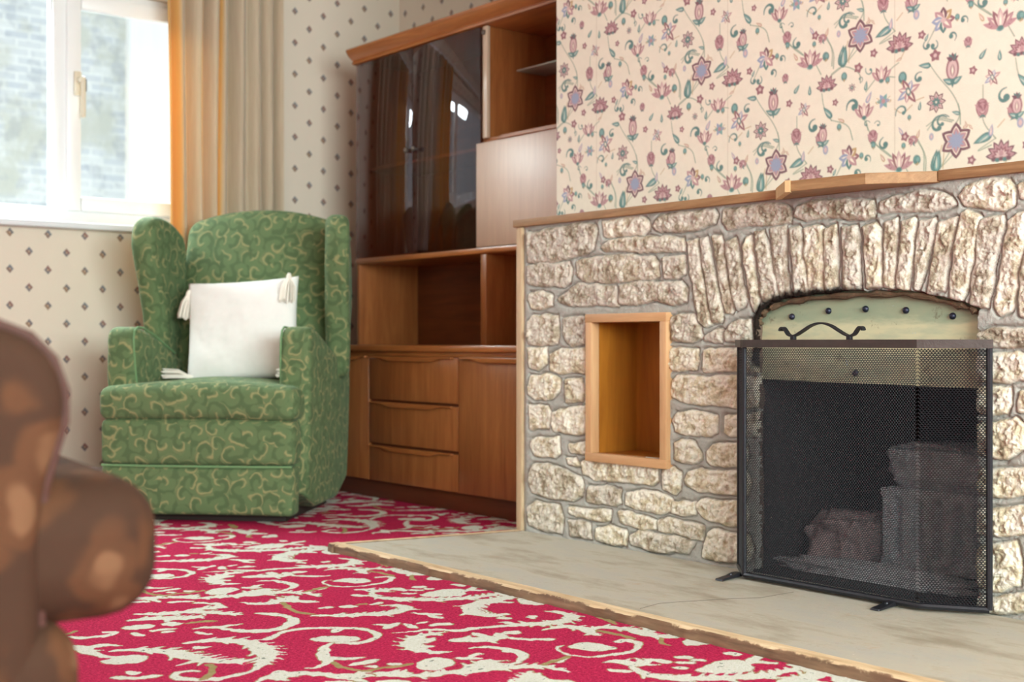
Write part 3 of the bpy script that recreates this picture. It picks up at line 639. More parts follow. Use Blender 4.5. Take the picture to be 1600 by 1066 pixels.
floral_wall()

# ================================================================== stone fireplace
FX = 2.70
fire = empty('stone_fireplace', (FX, 1.94, 0), label='rubble stone fireplace surround with arched opening and timber ledge', cat='fireplace')
ROUGH = {
'A': ((810, 330, 5.714), [
 [(75,185),(300,140),(520,95),(670,110),(690,160),(660,330),(560,385),(440,410),(200,445),(80,440)],[(740,90),(900,60),(1080,35),(1150,80),(1150,150),(1100,190),(960,205),(760,215)],
 [(1195,120),(1250,40),(1480,-5),(1730,-30),(1755,20),(1745,90),(1600,145),(1450,170),(1260,170)],[(735,310),(800,250),(950,235),(1150,215),(1330,220),(1470,240),(1475,340),(1250,350),(1050,345),(760,345)],
 [(70,475),(250,455),(440,450),(470,520),(460,620),(390,660),(180,655),(75,640)],[(515,450),(600,415),(760,390),(1000,385),(1200,400),(1240,440),(1240,560),(1180,590),(1000,600),(800,625),(560,605),(515,560)],
 [(1285,410),(1470,385),(1485,540),(1420,580),(1290,585)],[(90,720),(200,705),(290,740),(295,820),(230,860),(110,860),(80,790)],[(340,770),(440,695),(520,640),(700,650),(850,660),(880,830),(800,840),(700,825),(560,840),(430,830),(350,805)],
 [(895,650),(1080,620),(1280,625),(1450,625),(1490,700),(1490,790),(1350,825),(1200,780),(1040,820),(905,815)]]),
'B': ((810, 440, 5.333), [
 [(70,330),(110,275),(320,270),(320,400),(310,500),(200,520),(80,510),(60,420)],[(370,300),(450,285),(550,290),(545,400),(540,500),(440,520),(390,480),(368,420)],[(70,550),(220,545),(225,670),(150,720),(90,710)],
 [(255,600),(350,545),(540,550),(560,640),(545,755),(430,735),(330,750),(260,730)],[(65,870),(100,780),(250,765),(345,800),(330,900),(270,970),(130,975),(80,930)],[(385,800),(510,800),(540,910),(520,990),(390,995)]]),
'C': ((810, 620, 4.1), [
 [(60,50),(180,55),(200,120),(185,195),(70,195)],[(215,100),(310,65),(430,60),(430,220),(380,235),(230,215),(212,170)],[(80,260),(250,255),(255,360),(225,378),(100,370),(75,310)],[(315,300),(430,290),(430,360),(330,350)],
 [(300,390),(360,395),(385,435),(310,430)],[(65,490),(90,425),(180,425),(300,470),(390,510),(405,560),(400,630),(340,660),(200,645),(90,610),(70,550)],[(400,410),(500,385),(640,400),(780,410),(880,450),(885,530),(850,555),(730,550),(560,530),(480,520),(410,490)],
 [(920,460),(990,445),(1030,480),(1030,580),(990,615),(925,590)],[(440,570),(550,565),(645,590),(645,680),(600,690),(435,665)],[(680,615),(780,600),(880,610),(970,650),(965,730),(900,745),(760,715),(680,690)],
 [(50,700),(100,670),(260,695),(275,780),(270,865),(180,860),(65,820)],[(320,705),(450,715),(580,725),(575,790),(480,785),(320,740)],[(635,730),(720,740),(870,790),(870,840),(800,845),(650,800)],[(310,790),(380,785),(450,810),(460,900),(330,885)],
 [(495,835),(570,820),(685,855),(685,940),(590,940),(495,905)],[(712,880),(770,850),(900,885),(1020,895),(1125,930),(1080,985),(930,995),(800,965),(720,930)]]),
'D': ((1030, 470, 4.844), [
 [(85,110),(130,95),(250,95),(300,190),(310,270),(230,305),(85,290)],[(335,265),(430,210),(470,210),(465,300),(335,295)],[(495,240),(530,180),(600,140),(690,135),(690,290),(500,290)],[(60,380),(95,355),(285,360),(290,450),(270,515),(90,520),(60,480)],
 [(330,370),(450,350),(735,345),(740,520),(330,525)],[(85,590),(130,560),(300,570),(450,565),(740,570),(740,800),(520,790),(400,785),(200,760),(90,720)],[(90,900),(130,840),(240,825),(420,860),(430,980),(380,1010),(200,1005),(110,970)],[(490,860),(735,850),(740,1010),(520,1015),(485,990)]]),
'E': ((1010, 670, 4.844), [
 [(205,90),(250,70),(350,95),(390,160),(400,220),(370,250),(310,255),(210,220)],[(460,170),(500,115),(740,110),(760,200),(745,270),(490,270),(460,230)],[(285,380),(310,320),(380,305),(550,315),(750,315),(780,400),(760,490),(550,480),(380,460),(310,430)],
 [(190,550),(355,545),(360,640),(300,645),(190,630)],[(375,560),(400,530),(550,540),(745,545),(770,640),(745,725),(600,720),(480,690),(410,650),(378,600)],[(80,690),(150,675),(300,705),(420,730),(410,835),(320,815),(200,780),(85,765)],[(420,960),(455,780),(500,755),(640,790),(760,810),(790,900),(760,990),(560,990),(430,975)]]),
'F': ((1060, 300, 4.844), [
 [(330,130),(500,100),(640,75),(800,85),(840,120),(840,220),(700,240),(520,245),(360,270),(330,220)],[(70,365),(125,350),(135,440),(150,500),(170,620),(200,780),(235,960),(240,990),(195,1010),(150,960),(110,740),(85,560)],
 [(155,350),(210,340),(230,440),(240,540),(270,650),(300,800),(330,950),(315,980),(260,980),(240,880),(215,720),(180,540)],[(250,325),(310,315),(330,440),(340,580),(370,720),(400,850),(395,905),(350,900),(310,720),(275,520)],
 [(350,360),(430,330),(445,470),(460,600),(480,720),(510,800),(490,850),(430,880),(405,780),(380,620),(355,480)],[(480,400),(510,330),(540,320),(550,430),(570,600),(590,760),(595,850),(570,900),(550,850),(520,680),(490,520)],
 [(575,290),(640,285),(660,400),(690,530),(715,620),(735,740),(755,800),(640,825),(610,720),(625,640),(590,480)],[(690,270),(795,255),(805,400),(810,560),(825,700),(845,790),(770,810),(740,680),(710,520),(695,400)],
 [(840,265),(905,250),(920,400),(940,550),(965,700),(975,780),(880,790),(870,650),(850,470)],[(940,260),(1070,250),(1080,400),(1085,600),(1085,760),(985,775),(970,600),(945,430)],[(1100,260),(1190,240),(1195,450),(1190,700),(1110,740),(1105,560),(1100,420)]]),
'G': ((1320, 250, 3.946), [
 [(-317,340),(-300,285),(-200,245),(0,230),(160,245),(170,340),(120,360),(-100,345),(-250,360)],[(195,300),(210,245),(380,200),(520,180),(640,220),(670,270),(620,300),(400,305),(210,312)],[(695,215),(740,150),(850,110),(1000,115),(1028,160),(1025,260),(980,290),(850,285),(740,275)],
 [(1060,140),(1150,100),(1300,110),(1400,150),(1380,225),(1200,235),(1070,225)],[(-12,405),(70,400),(78,560),(85,790),(10,805),(-16,770),(-14,600)],[(110,410),(190,380),(210,420),(212,600),(215,770),(130,780),(120,620),(112,500)],[(240,380),(310,355),(310,480),(300,620),(290,790),(240,780),(240,600)],
 [(355,360),(420,350),(415,500),(400,650),(380,790),(315,790),(330,600),(345,450)],[(455,370),(550,350),(540,430),(500,570),(470,700),(440,800),(425,770),(435,600),(445,450)],[(575,380),(675,355),(650,480),(620,650),(600,800),(500,820),(520,660),(555,480)],
 [(715,330),(750,310),(815,330),(810,450),(780,580),(750,760),(710,860),(640,850),(640,760),(670,560),(690,430)],[(835,350),(900,335),(970,330),(950,450),(910,620),(890,800),(870,900),(770,890),(775,760),(800,600),(820,450)],
 [(1000,370),(1060,325),(1120,310),(1115,450),(1075,600),(1040,760),(1020,920),(960,945),(920,900),(935,760),(965,580)],[(1150,400),(1210,380),(1240,500),(1200,760),(1150,960),(1090,960),(1065,900),(1075,740),(1110,560)]]),
'H': ((1500, 470, 2.132), [
 [(55,105),(100,85),(230,92),(230,150),(110,152),(60,135)],[(50,185),(110,178),(180,170),(235,185),(235,260),(110,265),(52,262)],[(46,290),(110,285),(160,285),(165,340),(150,370),(90,375),(46,365)],[(195,305),(250,300),(255,360),(195,365)],
 [(52,412),(120,402),(180,390),(210,420),(205,490),(150,525),(80,515),(52,490)],[(48,565),(120,560),(240,555),(250,635),(120,650),(50,640)],[(52,690),(120,690),(240,680),(250,770),(125,780),(52,770)],[(50,820),(122,810),(180,800),(200,860),(190,940),(130,965),(52,950)],[(52,990),(120,985),(250,970),(255,1035),(125,1040),(52,1030)]])}
OPEN_PX = [(1184, 1000), (1182, 500), (1188, 484), (1199, 474), (1225, 466), (1263, 460), (1328, 453.5), (1375, 452.5), (1431, 454.5), (1482, 466), (1512, 475), (1523, 482), (1524, 1000)]
def stonework():
    y0, y1, z0, z1, st = .92, 3.247, .0, 1.026, .0025
    ny, nz = int((y1 - y0) / st) + 1, int((z1 - z0) / st) + 1
    ys, zs = np.linspace(y0, y1, ny), np.linspace(z0, z1, nz); Z, Y = np.meshgrid(zs, ys, indexing='ij')
    Yw = Y + fbm(Y * 30, Z * 30, 2, 3) * .006; Zw = Z + fbm(Y * 30, Z * 30, 31, 3) * .006
    polys = []
    for (ox, oy, s), lst in ROUGH.values():
        for p in lst:
            q = [on_x(ox + a / s, oy + b / s, FX - .008) for a, b in p]; polys.append([(v.y, v.z) for v in q])
    # courses carrying on to the right, beyond the frame
    rnd = random.Random(3); z = .035
    while z < .98:
        h = rnd.uniform(.075, .12); y = 1.335 - rnd.uniform(0, .03)
        while y > .95:
            w = rnd.uniform(.10, .24); a, b, c, d = max(.93, y - w), y, z, min(z + h, 1.01)
            if b - a > .04: polys.append([(a, c + rnd.uniform(0, .01)), (b, c + rnd.uniform(0, .01)), (b - rnd.uniform(0, .01), d), (a + rnd.uniform(0, .01), d - rnd.uniform(0, .01))])
            y = a - .02
        z += h + .022
    D = np.full(Y.shape, -.2); T = np.full(Y.shape, .5); HB = np.full(Y.shape, .01)
    for k, p in enumerate(polys):
        m = .05
        a, b = min(q[0] for q in p) - m, max(q[0] for q in p) + m; c, d = min(q[1] for q in p) - m, max(q[1] for q in p) + m
        j0, j1 = max(0, int((a - y0) / st)), min(ny, int((b - y0) / st) + 2); i0, i1 = max(0, int((c - z0) / st)), min(nz, int((d - z0) / st) + 2)
        if i1 <= i0 or j1 <= j0: continue
        sl = (slice(i0, i1), slice(j0, j1)); sd = poly_sd(Yw[sl], Zw[sl], p); cz = sum(q[1] for q in p) / len(p)
        up = sd > D[sl]; D[sl] = np.where(up, sd, D[sl])
        tone = rnd.random() * .5 + (.5 if cz > .62 else .0) + (.25 if cz < .22 else 0)
        T[sl] = np.where(up, tone, T[sl]); HB[sl] = np.where(up, rnd.uniform(.006, .012), HB[sl])
    rough = fbm(Y * 34 + Z * 14, Z * 34 - Y * 9, 8, 5); ridge = 1 - np.abs(fbm(Y * 26 + Z * 20, Z * 16, 77, 4)) * 2.2; chis = fbm(Y * 75 + Z * 30, Z * 40, 15, 3)
    ins = sstep(0, .010, D)
    D = D + .0042
    bil = 1 - 2 * np.abs(fbm(Y * 55 + Z * 25, Z * 42 - Y * 14, 91, 4)); fine = fbm(Y * 190, Z * 170, 19, 2)
    fw1, fw2 = Yw + fbm(Y * 70, Z * 70, 61, 3) * .006, Zw + fbm(Y * 70, Z * 70, 71, 3) * .006
    fc = facets((fw1 + fw2 * .35) * 42, (fw2 - fw1 * .2) * 30, 5); fc2 = facets((fw1 + fw2 * .3) * 105, fw2 * 80, 15)
    wob = fbm(Y * 14, Z * 14, 23, 2)
    hs = HB * (1 - np.exp(-np.clip(D, 0, 1) / .0028)) + ins * (rough * .006 + fc * .0070 + fc2 * .0030 + chis * .003 + bil * .003 * (.6 + wob) + fine * .0025)
    out = np.clip(-D, 0, 1); hm = .006 * (1 - np.exp(-out / .004)) - .007 * np.exp(-((out - .001) / .0035) ** 2) + fbm(Y * 22, Z * 22, 4, 4) * .0035 + fbm(Y * 160, Z * 160, 41, 2) * .0008
    msk = sstep(-.0015, .0025, D); H = hs * msk + hm * (1 - msk)
    edge = np.minimum(np.minimum(y1 - Y, z1 - Z), .02) / .02; H = H * np.clip(edge, 0, 1)
    P = np.stack([FX - H, Y, Z], -1)
    op = [on_x(a, b, FX - .008) for a, b in OPEN_PX]; op = [(v.y, max(-.1, v.z) if i not in (0, len(op) - 1) else -.1) for i, v in enumerate(op)]
    d_op = poly_sd(Y, Z, op) + fbm(Y * 45, Z * 45, 66, 2) * .004
    no = [on_x(a, b, FX) for a, b in ((921, 494), (1037, 491), (1039, 714), (922, 704))]; d_n = poly_sd(Y, Z, [(v.y, v.z) for v in no])
    dd = np.maximum(d_op, d_n); cell = np.maximum(np.maximum(dd[:-1, :-1], dd[1:, :-1]), np.maximum(dd[:-1, 1:], dd[1:, 1:]))
    soot = np.clip(1 - (-d_op) / .05, 0, 1) * sstep(.52, .60, Z) * (Y > 1.55) * np.clip(.35 + (Y - 1.7) * 1.6, .2, 1)   # smoke stain above the arch, a real deposit
    ret = np.clip((d_op + .004) / .004, 0, 1); P[..., 0] += ret * .02 * (d_op > -.004)
    cav = np.clip((H - (np.roll(H, 3, 0) + np.roll(H, -3, 0) + np.roll(H, 3, 1) + np.roll(H, -3, 1)) / 4) / .004, -1, 1)
    me = grid_mesh('stonework', P, cell < 0, {'stone': msk, 'tone': T, 'soot': soot})
    t = NT('rubble_limestone'); o = t.obj(); st_, tn, so = attr(t, 'stone'), attr(t, 'tone'), attr(t, 'soot')
    n1 = t.noise(o, 24, 6, .7); n2 = t.noise(o, 110, 4, .75); n3 = t.noise(o, 9, 3)
    cream = t.ramp(n1, [(.33, srgb(172, 158, 136)), (.44, srgb(212, 198, 170)), (.54, srgb(240, 234, 220)), (.68, srgb(214, 202, 186))])
    grey = t.ramp(n1, [(.33, srgb(128, 114, 98)), (.44, srgb(176, 164, 146)), (.54, srgb(214, 206, 194)), (.68, srgb(180, 170, 162))])
    sc = t.mix(t.ss(t.ma('ADD', tn, t.ma('MULTIPLY', t.ma('SUBTRACT', n3, .5), .6)), .3, .85), cream, grey)
    sc = t.mix(t.ma('MULTIPLY', t.ss(n2, .56, .74), .55), sc, srgb(128, 116, 106))
    sc = t.mix(t.ma('MULTIPLY', t.ss(t.noise(o, 60, 3), .62, .72), .5), sc, srgb(240, 234, 226))
    mc = t.mix(t.noise(o, 40, 5, .7), srgb(150, 148, 142), srgb(190, 188, 182))
    c = t.mix(st_, mc, sc); c = t.mix(t.ss(t.ma('ADD', so, t.ma('MULTIPLY', t.ma('SUBTRACT', n1, .5), .9)), .45, .8), c, srgb(38, 30, 26))
    m = t.bsdf(c, .92, Normal=t.bump(t.ma('ADD', n2, t.ma('MULTIPLY', n1, .6)), .0042, 1.0), Specular_IOR_Level=.15)
    mesh_obj('stonework', me, m, fire)
stonework()
MB().box(FX - .012, BX, 3.247, 3.274, .0, 1.022, .002).build('edge_batten', EDGE_STRIP, fire)
# timber ledge: plain boards and the stepped board over the arch
MT0, MT1 = 1.023, 1.047
MB().box(FX - .018, BX - .001, 2.176, 3.285, MT0, MT1, .002).build('ledge_board', OAK, fire)
MB().box(FX - .016, BX - .001, .92, 1.704, MT0 + .001, MT1 + .002, .002).build('ledge_board', OAK, fire)
b = MB(); b.prism([(BX - .001, 2.174), (FX - .017, 2.174), (FX - .021, 2.156), (2.566, 2.048), (2.585, 1.835), (FX - .016, 1.706), (BX - .001, 1.706)], lambda u, v, a: (u, v, a), MT0 - .002, MT1 + .001, .0015, 1)
b.build('arch_ledge_board', OAK, fire, sharp=20)
b = MB(); b.prism([(FX - .016, 2.186), (FX - .034, 2.170), (2.560, 2.056), (2.563, 2.042), (2.575, 2.046), (FX - .022, 2.160)], lambda u, v, a: (u, v, a), MT0 - .0035, MT1 + .0025, .001, 1)
b.build('split_end', END_GRAIN, fire, sharp=20)
# timber lined niche
n_ = lambda px, py: on_x(px, py, FX - .02)
ny1, ny0 = n_(916, 600).y, n_(1042, 600).y; nz1, nz0 = n_(980, 488.5).z + .002, n_(916, 712).z
fw = .026
niche = empty('niche', (FX, (ny0 + ny1) / 2, nz0)); niche.parent = fire; niche.matrix_parent_inverse = WM['stone_fireplace'].inverted()
def npart(nm, box, mat, bev=.0015): return MB().box(*box, bev=bev).build(nm, mat, niche)
npart('frame_stile', (FX - .024, FX + .01, ny1 - fw, ny1, nz0 + .001, nz1 - fw), PINE); npart('frame_stile', (FX - .024, FX + .01, ny0, ny0 + fw, nz0 + .001, nz1 - fw), PINE)
npart('frame_rail', (FX - .025, FX + .01, ny0 - .001, ny1 + .001, nz1 - fw, nz1), PINE_Y); npart('frame_rail', (FX - .025, FX + .01, ny0 - .001, ny1 + .001, nz0 - .012, nz0 + fw - .012), PINE_Y)
b = MB(); xb = 2.872; i1, i0, t1, t0 = ny1 - fw, ny0 + fw, nz1 - fw, nz0 + fw - .013
b.box(FX + .0105, xb, i1, i1 + .008, t0 - .008, t1 + .008, 0).box(FX + .0105, xb, i0 - .008, i0, t0 - .008, t1 + .008, 0).box(FX + .0105, xb, i0, i1, t1, t1 + .008, 0).box(FX + .0105, xb, i0, i1, t0 - .008, t0, 0).box(xb, xb + .008, i0 - .008, i1 + .008, t0 - .008, t1 + .008, 0)
b.build('niche_lining', NICHE_BACK, niche, smooth=False)
# hood plate and firebox
HX = FX + .026
t = NT('stained_enamel_plate'); o = t.obj(); sz = t.n('ShaderNodeSeparateXYZ', {0: o}).outputs[2]
v = t.mapp(o, (1, 3, 12)); c = t.mix(t.ss(t.noise(v, 3, 4), .4, .66), srgb(206, 200, 166), srgb(184, 186, 158))
c = t.mix(t.ma('MULTIPLY', t.ss(t.ma('ADD', sz, t.ma('MULTIPLY', t.noise(v, 4, 3), .05)), .705, .735), .75), c, srgb(132, 150, 128))
c = t.mix(t.ma('MULTIPLY', t.ss(t.noise(o, 14, 5, .8), .58, .68), .6), c, srgb(96, 78, 58)); c = t.mix(t.ss(t.noise(o, 20, 4, .7), .70, .72), c, srgb(170, 184, 204))
HOOD = t.bsdf(c, .45, Metallic=.1, Normal=t.bump(t.noise(o, 30, 3), .001))
arch = [on_x(a, b_ + 2, FX) for a, b_ in OPEN_PX[1:-1]]
ho = [(2.30, .543), (2.30, .70)] + [(p.y, p.z + .012) for p in arch[2:-1]] + [(1.58, .69), (1.58, .535)]
MB().prism(ho, lambda u, v, a: (a, u, v), HX, HX + .003).build('hood_plate', HOOD, fire, smooth=False)
rim = MB(); RP = [Vector((FX + .012, p.y, p.z - .004 + .002 * math.sin(i * 2.1))) for i, p in enumerate(arch)]
RP = [Vector((p.x, a_, b_)) for p in RP[:1] for a_, b_ in chaikin([(q.y, q.z) for q in RP], 2, False)]
rim.tube([Vector((p.x + .004 * math.sin(i * 1.7), p.y, p.z + .002 * math.sin(i * 2.3))) for i, p in enumerate(RP)], [.007 + .003 * math.sin(i * 1.3) for i in range(len(RP))], 8)
rim.build('arch_bar', plain('rusted_bar', srgb(96, 74, 54), .8, 45, .6, .003), fire)
hood = [o for o in COL.objects if o.name == 'hood_plate'][0]
BOLT = plain('blued_bolt', srgb(52, 54, 70), .4, 60, .2, .0004, Metallic=.7)
for px, py in ((1237, 493), (1294, 484), (1352, 481), (1415, 483), (1488, 492), (1336, 581)):
    p = on_x(px, py, HX - .003); M = Matrix.Translation(p) @ Matrix.Rotation(-PI / 2, 4, 'Y')
    o = MB().lathe([(.0085, -.004), (.0085, 0), (.0068, .0035), (.0035, .006), (.001, .0065)], M, 14).build('bolt', BOLT, fire)
SOOT = plain('sooty_brick', srgb(46, 42, 44), .95, 22, .5, .006)
fb = MB(); fj1, fj0, xr, zt = 2.262, 1.612, 3.16, .90
fb.box(FX + .032, xr, fj1, fj1 + .06, .0, zt, 0).box(FX + .032, xr, fj0 - .06, fj0, .0, zt, 0).box(xr, xr + .06, fj0 - .06, fj1 + .06, .0, zt, 0).box(FX + .032, xr, fj0, fj1, zt - .06, zt, 0).box(FX - .015, xr, fj0, fj1, .0, .032, 0)
fb.build('firebox', SOOT, fire, smooth=False)
# rough jamb returns beside the opening
for yy, sg in ((2.262, 1), (1.606, -1)):
    zs_, xs_ = np.linspace(.02, .69, 110), np.linspace(FX - .004, FX + .034, 10); ZZ, XX = np.meshgrid(zs_, xs_, indexing='ij')
    Yv = yy + sg * (.004 + fbm(ZZ * 22, XX * 22, 12, 3) * .008)
    P = np.stack([XX, Yv, ZZ], -1)
    me = grid_mesh('jamb_return', P if sg < 0 else P[:, ::-1]); mesh_obj('jamb_return', me, plain('sooty_stone', srgb(104, 84, 72), .95, 25, .4, .003), fire)
FIREBRICK = plain('ash_grey_firebrick', srgb(214, 218, 230), .95, 26, .35, .004)
# fluted cheek block, rough cap, ash mound and rough inner kerb
bx0 = 2.95
def flute(u): return .045 * max(0, math.sin(u * 2 * PI / .060)) ** .5
P = []; 
ys_ = np.linspace(1.70, 2.045, 120); zs_ = np.linspace(.045, .252, 40); ZZ, YY = np.meshgrid(zs_, ys_, indexing='ij')
prof = np.vectorize(flute)(YY) * sstep(.06, .09, ZZ) * (1 - sstep(.205, .235, ZZ)); X_ = bx0 + prof + fbm(YY * 60, ZZ * 60, 2, 3) * .003
G = np.stack([X_, YY, ZZ], -1); back = G.copy(); back[..., 0] = xr - .01
ring = np.concatenate([back[:, -1:][:, ::-1], G[:, ::-1], back[:, :1]], 1)[:, ::-1]; top = ring[-1:].copy(); top[..., 0] = np.clip(top[..., 0], xr - .02, None); ring = np.concatenate([ring, top], 0)
mesh_obj('fluted_block', grid_mesh('fluted_block', ring), FIREBRICK, fire)
def lump(nm, c, h, seed, amp, mat, n=20):
    b = bmesh.new(); bmesh.ops.create_icosphere(b, subdivisions=5, radius=1)
    from mathutils import noise as mn
    for v in b.verts:
        p = v.co.copy(); q = Vector([math.copysign(abs(k) ** .62, k) for k in p]); 
        d = mn.fractal(p * 2.2 + Vector((seed, 0, 0)), 1.0, 2.1, 5) * amp
        q = q * (1 + d); v.co = Vector((c[0] + q.x * h[0], c[1] + q.y * h[1], max(c[2] + q.z * h[2], .033)))
    return MB().bm(b).build(nm, mat, fire, sharp=False)
lump('rough_cap_stone', (3.03, 1.87, .315), (.085, .175, .06), 3.0, .22, FIREBRICK)
lump('ash_mound', (2.98, 2.145, .09), (.13, .095, .085), 9.0, .22, plain('pinkish_ash', srgb(170, 146, 146), .95, 40, .35, .004))
lump('inner_kerb', (2.80, 1.95, .035), (.045, .30, .034), 5.0, .30, plain('kerb_rubble', srgb(186, 182, 186), .95, 45, .4, .005))

# ================================================================== hearth
HZ = .025
hearth = empty('hearth', (2.37, 2.3, 0), label='pale grey concrete hearth slab edged with worn wooden batten', cat='hearth')
t = NT('worn_concrete'); o = t.obj(); n1 = t.noise(t.mapp(o, (3, 1, 1)), 3, 6, .65); n2 = t.noise(o, 60, 4, .7)
c = t.ramp(n1, [(.32, srgb(144, 134, 116)), (.5, srgb(172, 165, 150)), (.68, srgb(164, 161, 153))]); c = t.mix(t.ma('MULTIPLY', t.ss(n2, .58, .72), .4), c, srgb(150, 136, 120))
c = t.mix(t.ma('MULTIPLY', t.ss(t.noise(o, 7, 5, .75), .60, .70), .35), c, srgb(170, 140, 108))
c = t.mix(t.ma('MULTIPLY', t.ss(t.noise(t.mapp(o, (40, 14, 10)), 3, 4, .8), .66, .72), .5), c, srgb(226, 220, 210))
CONC = t.bsdf(c, .8, Normal=t.bump(t.ma('ADD', n2, n1), .0025, .7))
hl, hr = (2.05, 3.405), (2.69, 3.262)     # far left end, slightly askew
e = .034
m = MB(); m.prism([(2.05 + e, 3.405 - .038), (2.05 + e, .9), (2.684, .9), (2.684, 3.247)], lambda u, v, a: (u, v, a), -.01, HZ - .001).build('slab', CONC, hearth, smooth=False)
def batten(nm, pts, seed):
    b = MB(); (ax, ay), (bx, by) = pts; L = math.hypot(bx - ax, by - ay); n = int(L / .02); ux, uy = (bx - ax) / L, (by - ay) / L; nx, ny = -uy, ux
    V = []; Fs = []
    for i in range(n + 1):
        s_ = L * i / n; j = float(fbm(np.array([s_ * 30.]), np.array([seed * 1.]), seed, 3)[0]) * .004; k = float(fbm(np.array([s_ * 70.]), np.array([seed * 2.]), seed, 2)[0]) * .003
        for (o_, z) in ((-j, -.01), (-j * .6, HZ - .005 + k * .5), (.004 + k, HZ + .0005), (e - .001, HZ + .001), (e, -.01)):
            V.append((ax + ux * s_ + nx * o_, ay + uy * s_ + ny * o_, z))
    for i in range(n):
        for q in range(4): Fs.append((i * 5 + q, i * 5 + q + 1, i * 5 + q + 6, i * 5 + q + 5))
    Fs += [(0, 1, 2, 3, 4), tuple(n * 5 + q for q in (4, 3, 2, 1, 0))]
    b.add(V, Fs); return b
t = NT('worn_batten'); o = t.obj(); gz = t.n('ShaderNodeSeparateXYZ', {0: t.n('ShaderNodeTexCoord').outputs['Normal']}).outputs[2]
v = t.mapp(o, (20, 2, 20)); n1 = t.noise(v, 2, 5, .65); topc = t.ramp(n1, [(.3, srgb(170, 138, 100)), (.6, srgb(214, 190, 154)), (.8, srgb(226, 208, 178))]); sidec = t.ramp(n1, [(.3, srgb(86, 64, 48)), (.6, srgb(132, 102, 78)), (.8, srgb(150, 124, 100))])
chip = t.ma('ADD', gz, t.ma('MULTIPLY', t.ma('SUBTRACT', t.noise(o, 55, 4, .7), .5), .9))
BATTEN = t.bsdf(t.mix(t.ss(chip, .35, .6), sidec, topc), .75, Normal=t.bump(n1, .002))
batten('edging', ((2.05, .9), (2.05, 3.407)), 4)
bb = batten('edging', ((2.05, 3.407), (2.05, .9)), 4); bb.build('wooden_edging', BATTEN, hearth)
bb = batten('edging', ((2.684, 3.264), (2.05, 3.407)), 6); bb.build('wooden_edging', BATTEN, hearth)
# hairline crack, cut as a thin dark groove line
cr = MB(); pts = [on_z(a, b_, HZ) for a, b_ in ((1000, 949), (1030, 941), (1060, 938), (1105, 936), (1140, 933), (1190, 932), (1215, 927), (1240, 923))]
V = []; 
for i, p in enumerate(pts):
    w_ = .0009 * (1 - abs(i - 3.5) / 6); j = .003 * math.sin(i * 2.7); V += [(p.x - w_, p.y + j, HZ - .0004), (p.x + w_, p.y + j + .001, HZ - .0004), (p.x, p.y + j, HZ - .003)]
cr.add(V, [(i * 3 + a, i * 3 + b_, i * 3 + 3 + b_, i * 3 + 3 + a) for i in range(len(pts) - 1) for a, b_ in ((0, 1), (1, 2), (2, 0))]); cr.build('crack', plain('crack_dirt', srgb(90, 80, 70), .95), hearth, smooth=False)

# ================================================================== spark screen
scr = empty('fire_screen', (2.62, 1.95, HZ), label='black wire mesh fire screen standing on the hearth before the arch', cat='fire screen')
CL, CR_ = Vector((2.580, 2.205, 0)), Vector((2.586, 1.692, 0)); WL, WR = Vector((2.676, 2.305, 0)), Vector((2.668, 1.562, 0))
zb, zt_ = HZ + .012, HZ + .606
path = [WL, CL.lerp(WL, .16), CL.lerp(WL, .05), CL.lerp(CR_, .012), CL.lerp(CR_, .05), CL.lerp(CR_, .97), CR_, CR_.lerp(WR, .1), WR]
up = lambda p, z: Vector((p.x, p.y, z))
def bar(a, b_, w, h, z): return
fr = MB(); rt = .0075
fr.tube([up(p, zb) for p in path], rt, 8)
for p in (CL,): fr.tube([up(p, zb - .002), up(p, zt_)], .0062, 8)
fr.tube([up(WR, zb), up(WR, zt_)], rt, 8); fr.tube([up(WL, zb), up(WL, zt_)], .006, 8)
fr.build('frame', IRON, scr)
tr = MB()
V = []
for i, p in enumerate(path):
    a = path[max(0, i - 1)]; c = path[min(len(path) - 1, i + 1)]; tn = (c - a).normalized(); nr = Vector((tn.y, -tn.x, 0)) * (-1); nr = Vector((-tn.y, tn.x, 0))
    if nr.x > 0: nr = -nr
    ex = tn * (.008 if i == len(path) - 1 else -.006 if i == 0 else 0)
    for o_, z in ((.010, zt_ - .001), (.010, zt_ + .019), (-.010, zt_ + .019), (-.010, zt_ - .001)): V.append(p + nr * o_ + ex + Vector((0, 0, z)))
Fs = [(i * 4 + q, i * 4 + (q + 1) % 4, i * 4 + 4 + (q + 1) % 4, i * 4 + 4 + q) for i in range(len(path) - 1) for q in range(4)] + [(0, 1, 2, 3), tuple(len(V) - 4 + q for q in (3, 2, 1, 0))]
tr.add(V, Fs); tr.build('top_rail', plain('scuffed_rail', srgb(74, 66, 64), .45, 30, .3, .0006, Metallic=.5), scr, smooth=False)
MESHW = plain('black_wire', srgb(40, 40, 46), .5, 60, .1, .0001, Metallic=.5)
